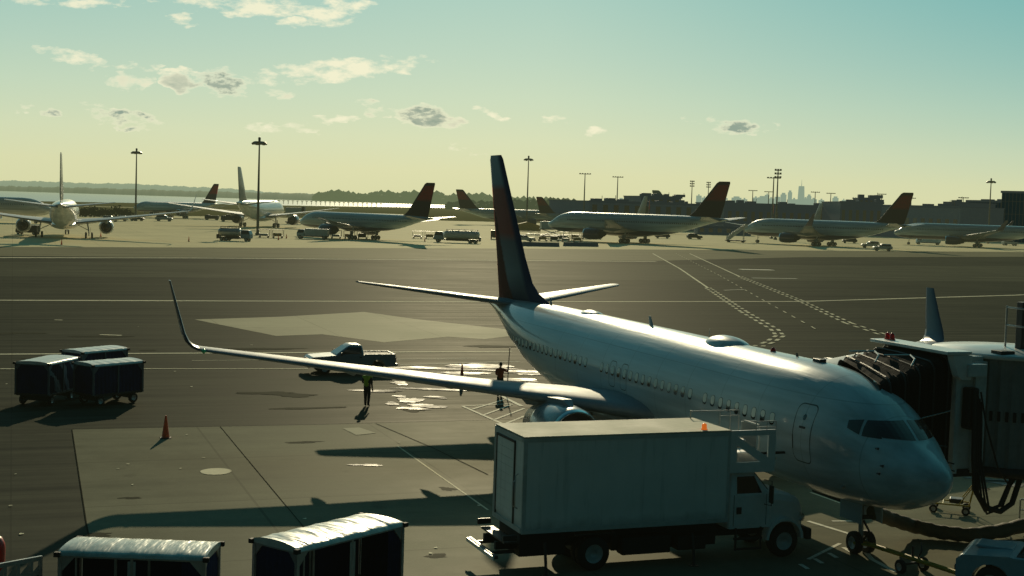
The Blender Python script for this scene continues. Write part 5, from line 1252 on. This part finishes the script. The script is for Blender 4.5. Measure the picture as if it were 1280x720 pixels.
def wood(name, D, prof, n, rad, mt, seed):
    r_ = random.Random(seed); b = MB(); bm = bmesh.new(); bmesh.ops.create_icosphere(bm, subdivisions=1, radius=1); vs0 = [v.co.copy() for v in bm.verts]; bm.verts.index_update(); fs0 = [[v.index for v in f.verts] for f in bm.faces]; bm.free()
    for k in range(n):
        px = r_.uniform(prof[0][0], prof[-1][0])
        for i in range(len(prof)-1):
            if prof[i][0] <= px <= prof[i+1][0]: u = (px-prof[i][0])/(prof[i+1][0]-prof[i][0]); y = prof[i][1]*(1-u)+prof[i+1][1]*u; break
        d = D+r_.uniform(0, D*.06); p = atD(px, d); top = max(3, zat(y, px, d)*r_.uniform(.55, 1.05)); q = rad*r_.uniform(.5, 1.2)
        for z in ([top-q*.7]+[r_.uniform(0, top*.7)]):
            vs = [p+Vector((v.x*q*r_.uniform(.6, 1.3), v.y*q*r_.uniform(.6, 1.3), z+v.z*q*r_.uniform(.5, 1.1))) for v in vs0]; b.add(vs, fs0)
    o = b.build(name, mt); o['kind'] = 'stuff'; return tag(o, None, None)
tag(wood('far_wood', 4300, [(395, 243), (412, 237.5), (425, 238), (445, 241), (490, 240), (520, 239.5), (560, 242), (608, 243), (640, 246), (700, 249)], 420, 17, M['wood'], 5), 'hazy wooded shoreline across the bay', 'wood')
tag(wood('scattered_trees', 1900, [(560, 252), (620, 251), (650, 250.5), (680, 249), (705, 247.5), (716, 250), (735, 251), (760, 253)], 300, 6, M['wood'], 6), 'hazy belt of low trees beyond the far taxiway', 'wood')
for i in range(24):
    px = 343+i*5.8; D = 1950; p = atD(px, D)
    q = MB().pipe([(0, 0, -.1), (0, 0, 5.2)], .45, 6).box(-1.7, 1.7, -.3, .3, 4.2, 4.9).build('light_pier', M['post']); q.location = p
    tag(q, 'small approach light pier standing in the bay, one of a long row', 'light pier', 'approach light piers in the bay')
def shrub(label, px, py, w, h, seed):
    r_ = random.Random(seed); b = MB(); p = at(px, py)
    for k in range(420):
        a, e_, q = r_.uniform(0, 6.28), r_.uniform(0, 1.5), r_.uniform(.45, 1.05)
        c = Vector((w*q*math.cos(a)*math.cos(e_), w*q*.6*math.sin(a)*math.cos(e_), h*q*math.sin(e_)*r_.uniform(.7, 1.1)+.2)); s_ = r_.uniform(.2, .5)
        u_ = Vector((r_.uniform(-1, 1), r_.uniform(-1, 1), r_.uniform(-1, 1))).normalized(); v_ = u_.orthogonal().normalized()
        b.add([c-u_*s_, c+v_*s_*.7, c+u_*s_, c-v_*s_*.7], [(0, 1, 2, 3)])
    c_ = thing('shrub', label, 'shrub', p, 0, 'dark shrubs at the apron edge')
    b.build('foliage', M['shrub'], c_); MB().pipe([(0, 0, 0), (.2, 0, h*.4)], [.2, .1], 6).build('stem', M['post'], c_)
for i, (px, w, h) in enumerate(((106, 4, 3.2), (117, 5, 3.8), (131, 4.5, 3.0), (146, 5, 4.2), (157, 4, 2.8))):
    shrub('dark shrub right of the tail-on airliner, %s of the row' % ['leftmost', 'second', 'middle', 'tallest, fourth', 'rightmost'][i], px, 271, w, h, i)

# ------------------------------------------------------------------ ramp vehicles in the distance
def wheels(c, xs, y, r=.45, w=.3):
    for x in xs:
        for s_ in (-1, 1): MB().wheel((x, s_*y, r), r, w, n=14).build('wheel', [M['black'], M['hub']], c)
def veh(name, label, cat, px, py, rz, group='ramp vehicles in the distance', s=1): return thing(name, label, cat, at(px, py), R(rz), group, s)
def cabpart(c, x0, x1, w, z0, z1, m):
    cb = loftbox([(z0, x0, x1, -w, w, .1), (z0+(z1-z0)*.5, x0, x1, -w, w, .12), (z1-.1, x0+.05, x1-.35, -w+.12, w-.12, .15), (z1, x0+.2, x1-.5, -w+.3, w-.3, .15)]).build('cab', m, c)
    zz = z0+(z1-z0)*.52
    MB().add([(x1+.005, -w+.15, zz), (x1+.005, w-.15, zz), (x1-.29, w-.28, z1-.15), (x1-.29, -w+.28, z1-.15)], [(0, 1, 2, 3)]).build('windscreen', M['glass'], cb)
    for s_ in (-1, 1): MB().add([(x0+.2, s_*(w+.006), zz), (x1-.1, s_*(w+.006), zz), (x1-.35, s_*(w-.09), z1-.16), (x0+.2, s_*(w-.09), z1-.16)], [(0, 1, 2, 3)]).build('side_window', M['glass'], cb)
def tanker(label, px, py, rz, Lt, s=1, col='steel'):
    c = veh('tanker_truck', label, 'fuel truck', px, py, rz, s=s)
    MB().box(-Lt, 2.4, -.45, .45, .6, .9).box(-Lt*.7, -.5, -1.1, 1.1, .5, 1.0, b=.05).build('chassis', M['dark'], c)
    rings = []
    for x, q in ((-Lt, .6), (-Lt+.05, .85), (-Lt+.3, .98), (-Lt+.8, 1), (-.7, 1), (-.25, .98), (0, .85), (.02, .6)):
        rings.append([Vector((x, 1.2*q*math.cos(a), 1.95+.95*q*math.sin(a))) for a in [2*math.pi*k/20 for k in range(20)]])
    tkk = MB().loft(rings).build('tank', M[col], c)
    rl = MB()
    for y in (-.5, .5):
        rl.pipe([(-Lt+.4, y, 3.25), (-.4, y, 3.25)], .05, 5)
        for k in range(6): rl.pipe([(-Lt+.4+k*(Lt-.8)/5, y, 2.75), (-Lt+.4+k*(Lt-.8)/5, y, 3.25)], .04, 5)
    rl.box(-Lt+.4, -.4, -.5, .5, 2.88, 2.93).build('walkway', M['dark'], tkk)
    cabpart(c, .3, 2.5, 1.15, .7, 2.6, M['blue']); wheels(c, (-Lt+.9, -Lt+2.1, 1.6), 1.0)
    MB().box(-Lt-.3, -Lt, -1.1, 1.1, .5, 1.5).build('rear_cabinet', M['dark'], c)
    return c
tanker('short grey tanker truck near the tallest mast, cab to the right', 301, 301.5, -8, 5.2, .95)
tanker('long dark grey fuel tanker left of the foreground fin, cab to the left', 556, 303, 172, 8.4, 1.02, 'fadedwhite')
def boxtruck(label, px, py, rz, Lb, hb=2.0, m='blue', s=1, name='box_truck'):
    c = veh(name, label, 'truck', px, py, rz, s=s)
    MB().box(-Lb, 2.0, -.45, .45, .55, .8).build('chassis', M['dark'], c)
    b = MB().box(-Lb, 0, -1.15, 1.15, .8, .8+hb, b=.05).build('body', M[m], c)
    for k in range(4): MB().box(-Lb+.3+k*Lb/4.2, -Lb+.3+k*Lb/4.2+Lb/7, -1.17, -1.152, 1.1, .6+hb).build('side_panel', M['navy'], b)
    cabpart(c, .1, 2.0, 1.05, .6, 2.3, M[m]); wheels(c, (-Lb+.9, 1.2), .95); return c
boxtruck('pale teal box truck under the nose of the grey side-on airliner', 382, 298.5, 176, 5.6, 1.7, 'paleblue')
boxtruck('small dark truck left of the second tail-on airliner', 262, 275, 178, 4, 1.2, 'dark', .9)
boxtruck('dark van half hidden by the left wing of the second tail-on airliner', 283, 277, 178, 4.5, 1.9, 'dark')
boxtruck('teal container truck under the rightmost airliner nose', 1152, 305.5, 176, 6.5, 1.9, 'paleblue')
boxtruck('dark truck just left of the foreground fin', 618, 299, 90, 4, 2.0, 'dark', .9)
boxtruck('grey service truck below the left engine of the tail-on airliner', 30, 293, 172, 4.2, 1.8, 'dark', .8)
def loader(label, px, py, rz, zl):
    c = veh('cargo_loader', label, 'cargo loader', px, py, rz)
    MB().box(-3.6, 3.6, -1.2, 1.2, .5, .9, b=.03).build('chassis', M['dark'], c); sc = MB()
    for y in (-1, 1): sc.pipe([(-3, y, .9), (3, y, zl)], .1, 6).pipe([(3, y, .9), (-3, y, zl)], .1, 6)
    sc.build('scissor_lift', M['steel'], c); MB().box(-3.8, 3.8, -1.25, 1.25, zl, zl+.2).build('platform', M['dark'], c)
    MB().box(-3.6, 2.4, -1.2, 1.2, zl+.2, zl+2.5, b=.04).build('raised_body', M['blue'], c); MB().box(2.5, 3.6, -1.1, 1.1, zl+.2, zl+2.9).build('bridge_panel', M['dark'], c); wheels(c, (-2.6, 2.6), 1.0); return c
loader('high-lift truck with raised box body at the second tail-on airliner', 369, 280, -4, 3.6)
loader('cargo loader with raised platform at the nose of the long widebody', 690, 298, 10, 2.6)
def small(name, label, cat, px, py, rz, m, s=1):
    c = veh(name, label, cat, px, py, rz, s=s)
    pr = [(-2.1, .4), (2.1, .4), (2.15, .75), (1.95, .95), (.9, 1.05), (-2.1, 1.05)]
    MB().prism(pr, 'y', -.85, .85).build('body', M[m], c)
    loftbox([(1.05, -1.9, .95, -.8, .8, .1), (1.45, -1.8, .5, -.72, .72, .12), (1.6, -1.6, .2, -.6, .6, .12)]).build('cabin', M[m], c)
    MB().add([(.93, -.7, 1.1), (.93, .7, 1.1), (.5, .62, 1.45), (.5, -.62, 1.45)], [(0, 1, 2, 3)]).build('windscreen', M['glass'], c)
    for s_ in (-1, 1): MB().add([(-1.7, s_*.815, 1.1), (.7, s_*.815, 1.1), (.4, s_*.735, 1.42), (-1.6, s_*.735, 1.42)], [(0, 1, 2, 3)]).build('side_window', M['glass'], c)
    wheels(c, (-1.35, 1.35), .78, .33, .2); return c
for i, (px, py, rz, m_, s_, lb) in enumerate(((138, 277, 5, 'blue', 1.2, 'grey service van behind the right wing of the tail-on airliner, leftmost of the line'), (150, 276.5, 182, 'fadedwhite', 1.2, 'white service van second in the line behind the tail-on airliner wing'), (171, 276, 3, 'dark', 1.2, 'dark car below the tall left mast'), (205, 276.5, 4, 'blue', 1.4, 'grey van under the nose of the distant side-on airliner'),
        (656, 302, 5, 'fadedwhite', 1.1, 'white pickup right of the foreground fin'), (1088, 310, 172, 'fadedwhite', 1.3, 'white van under the tail of the widebody with dark winglets'), (1103, 313.5, 176, 'fadedwhite', 1.25, 'white car in front of the van under the red-finned tail'), (868, 299, 10, 'dark', 1.2, 'dark car on the apron right of the long widebody gear'), (828, 298, 178, 'dark', 1.2, 'dark tug seen under the belly of the long widebody'), (1262, 307, 4, 'fadedwhite', 1.4, 'pale van beyond the rightmost airliner gear'), (1062, 304, 170, 'dark', 1.2, 'dark tug left of the white vans'))):
    small('service_van' if 'van ' in lb+' ' else ('tug' if 'tug' in lb else 'car'), lb, 'van' if 'van' in lb else ('tug' if 'tug' in lb else 'car'), px, py, rz, m_, s_)
def train(label, px, py, rz, n, m='dark'):
    for k in range(n):
        d = Vector((math.cos(R(rz)), math.sin(R(rz)), 0)); p = at(px, py)+d*(3.3*k)
        c = thing('luggage_trolley', '%s, %s' % (label, ['front one', 'second one', 'third one', 'fourth one', 'fifth one'][k]), 'trolley', p, R(rz), 'far luggage trolleys')
        MB().box(-1.4, 1.4, -.75, .75, .45, .55).build('deck', M['dark'], c)
        f = MB()
        for x in (-1.35, 1.35):
            for y in (-.7, .7): f.pipe([(x, y, .5), (x, y, 1.95)], .04, 5)
        f.box(-1.45, 1.45, -.8, .8, 1.92, 2.0).build('frame', M['dark'], c)
        MB().box(-1.1, .9, -.6, .6, .55, .55+.4+.25*(k % 3), b=.06).build('load', M[['blue', 'tan', 'dark'][k % 3]], c); wheels(c, (-1, 1), .6, .2, .12)
train('open luggage trolley behind the tail of the grey side-on airliner', 522, 298, 5, 2)
train('open luggage trolley left of the widebody nose', 664, 301, 12, 5)
train('open luggage trolley under the widebody nose gear', 706, 298, 8, 4)
train('open luggage trolley below the grey airliner belly', 420, 298, 4, 3)
train('luggage trolley below the tail-on airliner belly', 88, 285, 3, 1)
train('luggage trolley by the base of the tallest mast', 330, 297, 3, 2)
tc = thing('work_tent', 'tan canvas work tent right of the foreground fin', 'tent', at(658, 293), R(6))
MB().prism([(-4.5, 1.2), (4.5, 1.2), (4.6, 3.0), (0, 4.2), (-4.6, 3.0)], 'y', -2, 2).build('canvas_roof', M['tan'], tc)
f = MB(); [f.pipe([(x, y, 0), (x, y, 1.3)], .08, 6) for x in (-4.3, 4.3) for y in (-1.9, 1.9)]; f.box(-4.3, 4.3, -1.95, -1.85, .9, 1.0).box(-4.3, 4.3, 1.85, 1.95, .9, 1.0).box(-4.35, -4.25, -1.9, 1.9, .9, 1.0).box(4.25, 4.35, -1.9, 1.9, .9, 1.0).build('frame', M['dark'], tc)
def stairs(label, px, py, rz, h=4.2):
    c = veh('passenger_stairs', label, 'stairs', px, py, rz)
    b = MB().box(-3.4, 3, -1, 1, .4, .75); b.build('chassis', M['dark'], c)
    st = MB(); n = 14
    for k in range(n): st.box(-3+k*5.6/n, -3+(k+1.15)*5.6/n, -.75, .75, .8+h*k/n-.15, .8+h*k/n)
    st.prism([(-3, .75), (2.6, .75+h), (3.4, .75+h), (3.4, .45+h), (2.7, .45+h), (-2.6, .6)], 'y', -.85, -.78); st.prism([(-3, .75), (2.6, .75+h), (3.4, .75+h), (3.4, .45+h), (2.7, .45+h), (-2.6, .6)], 'y', .78, .85)
    st.build('flight', M['fadedwhite'], c)
    for y in (-.82, .82): MB().prism([(-3, .8), (2.6, .8+h), (3.4, .8+h), (3.4, 1.8+h), (2.6, 1.8+h), (-3, 1.8)], 'y', y-.02, y+.02).build('side_panel', M['fadedwhite'], c)
    MB().pipe([(2.4, -.6, .7), (2.4, -.6, .6+h)], .1, 6).pipe([(2.4, .6, .7), (2.4, .6, .6+h)], .1, 6).box(2.3, 2.5, -.6, .6, 2.4, 2.5).build('prop', M['steel'], c)
    wheels(c, (-2.4, 2.2), .85, .38, .22)
stairs('white passenger stairs at the nose of the widebody with dark winglets', 920, 303, 4)
for i, (px, rz) in enumerate(((676, 2), (726, 4))):
    q = MB().prism([(-.35, 0), (.35, 0), (.3, .25), (.12, .5), (.1, 1.0), (-.1, 1.0), (-.12, .5), (-.3, .25)], 'y', -4.8, 4.8).build('concrete_barrier', M['concretewall']); q.location = at(px, 308); q.rotation_euler = (0, 0, R(90+20+rz))  # long low dark bar lying on the apron
    tag(q, ['low concrete barrier on the far apron just right of the foreground fin', 'low concrete barrier under the nose of the long widebody'][i], 'barrier', 'low barriers on the far apron')
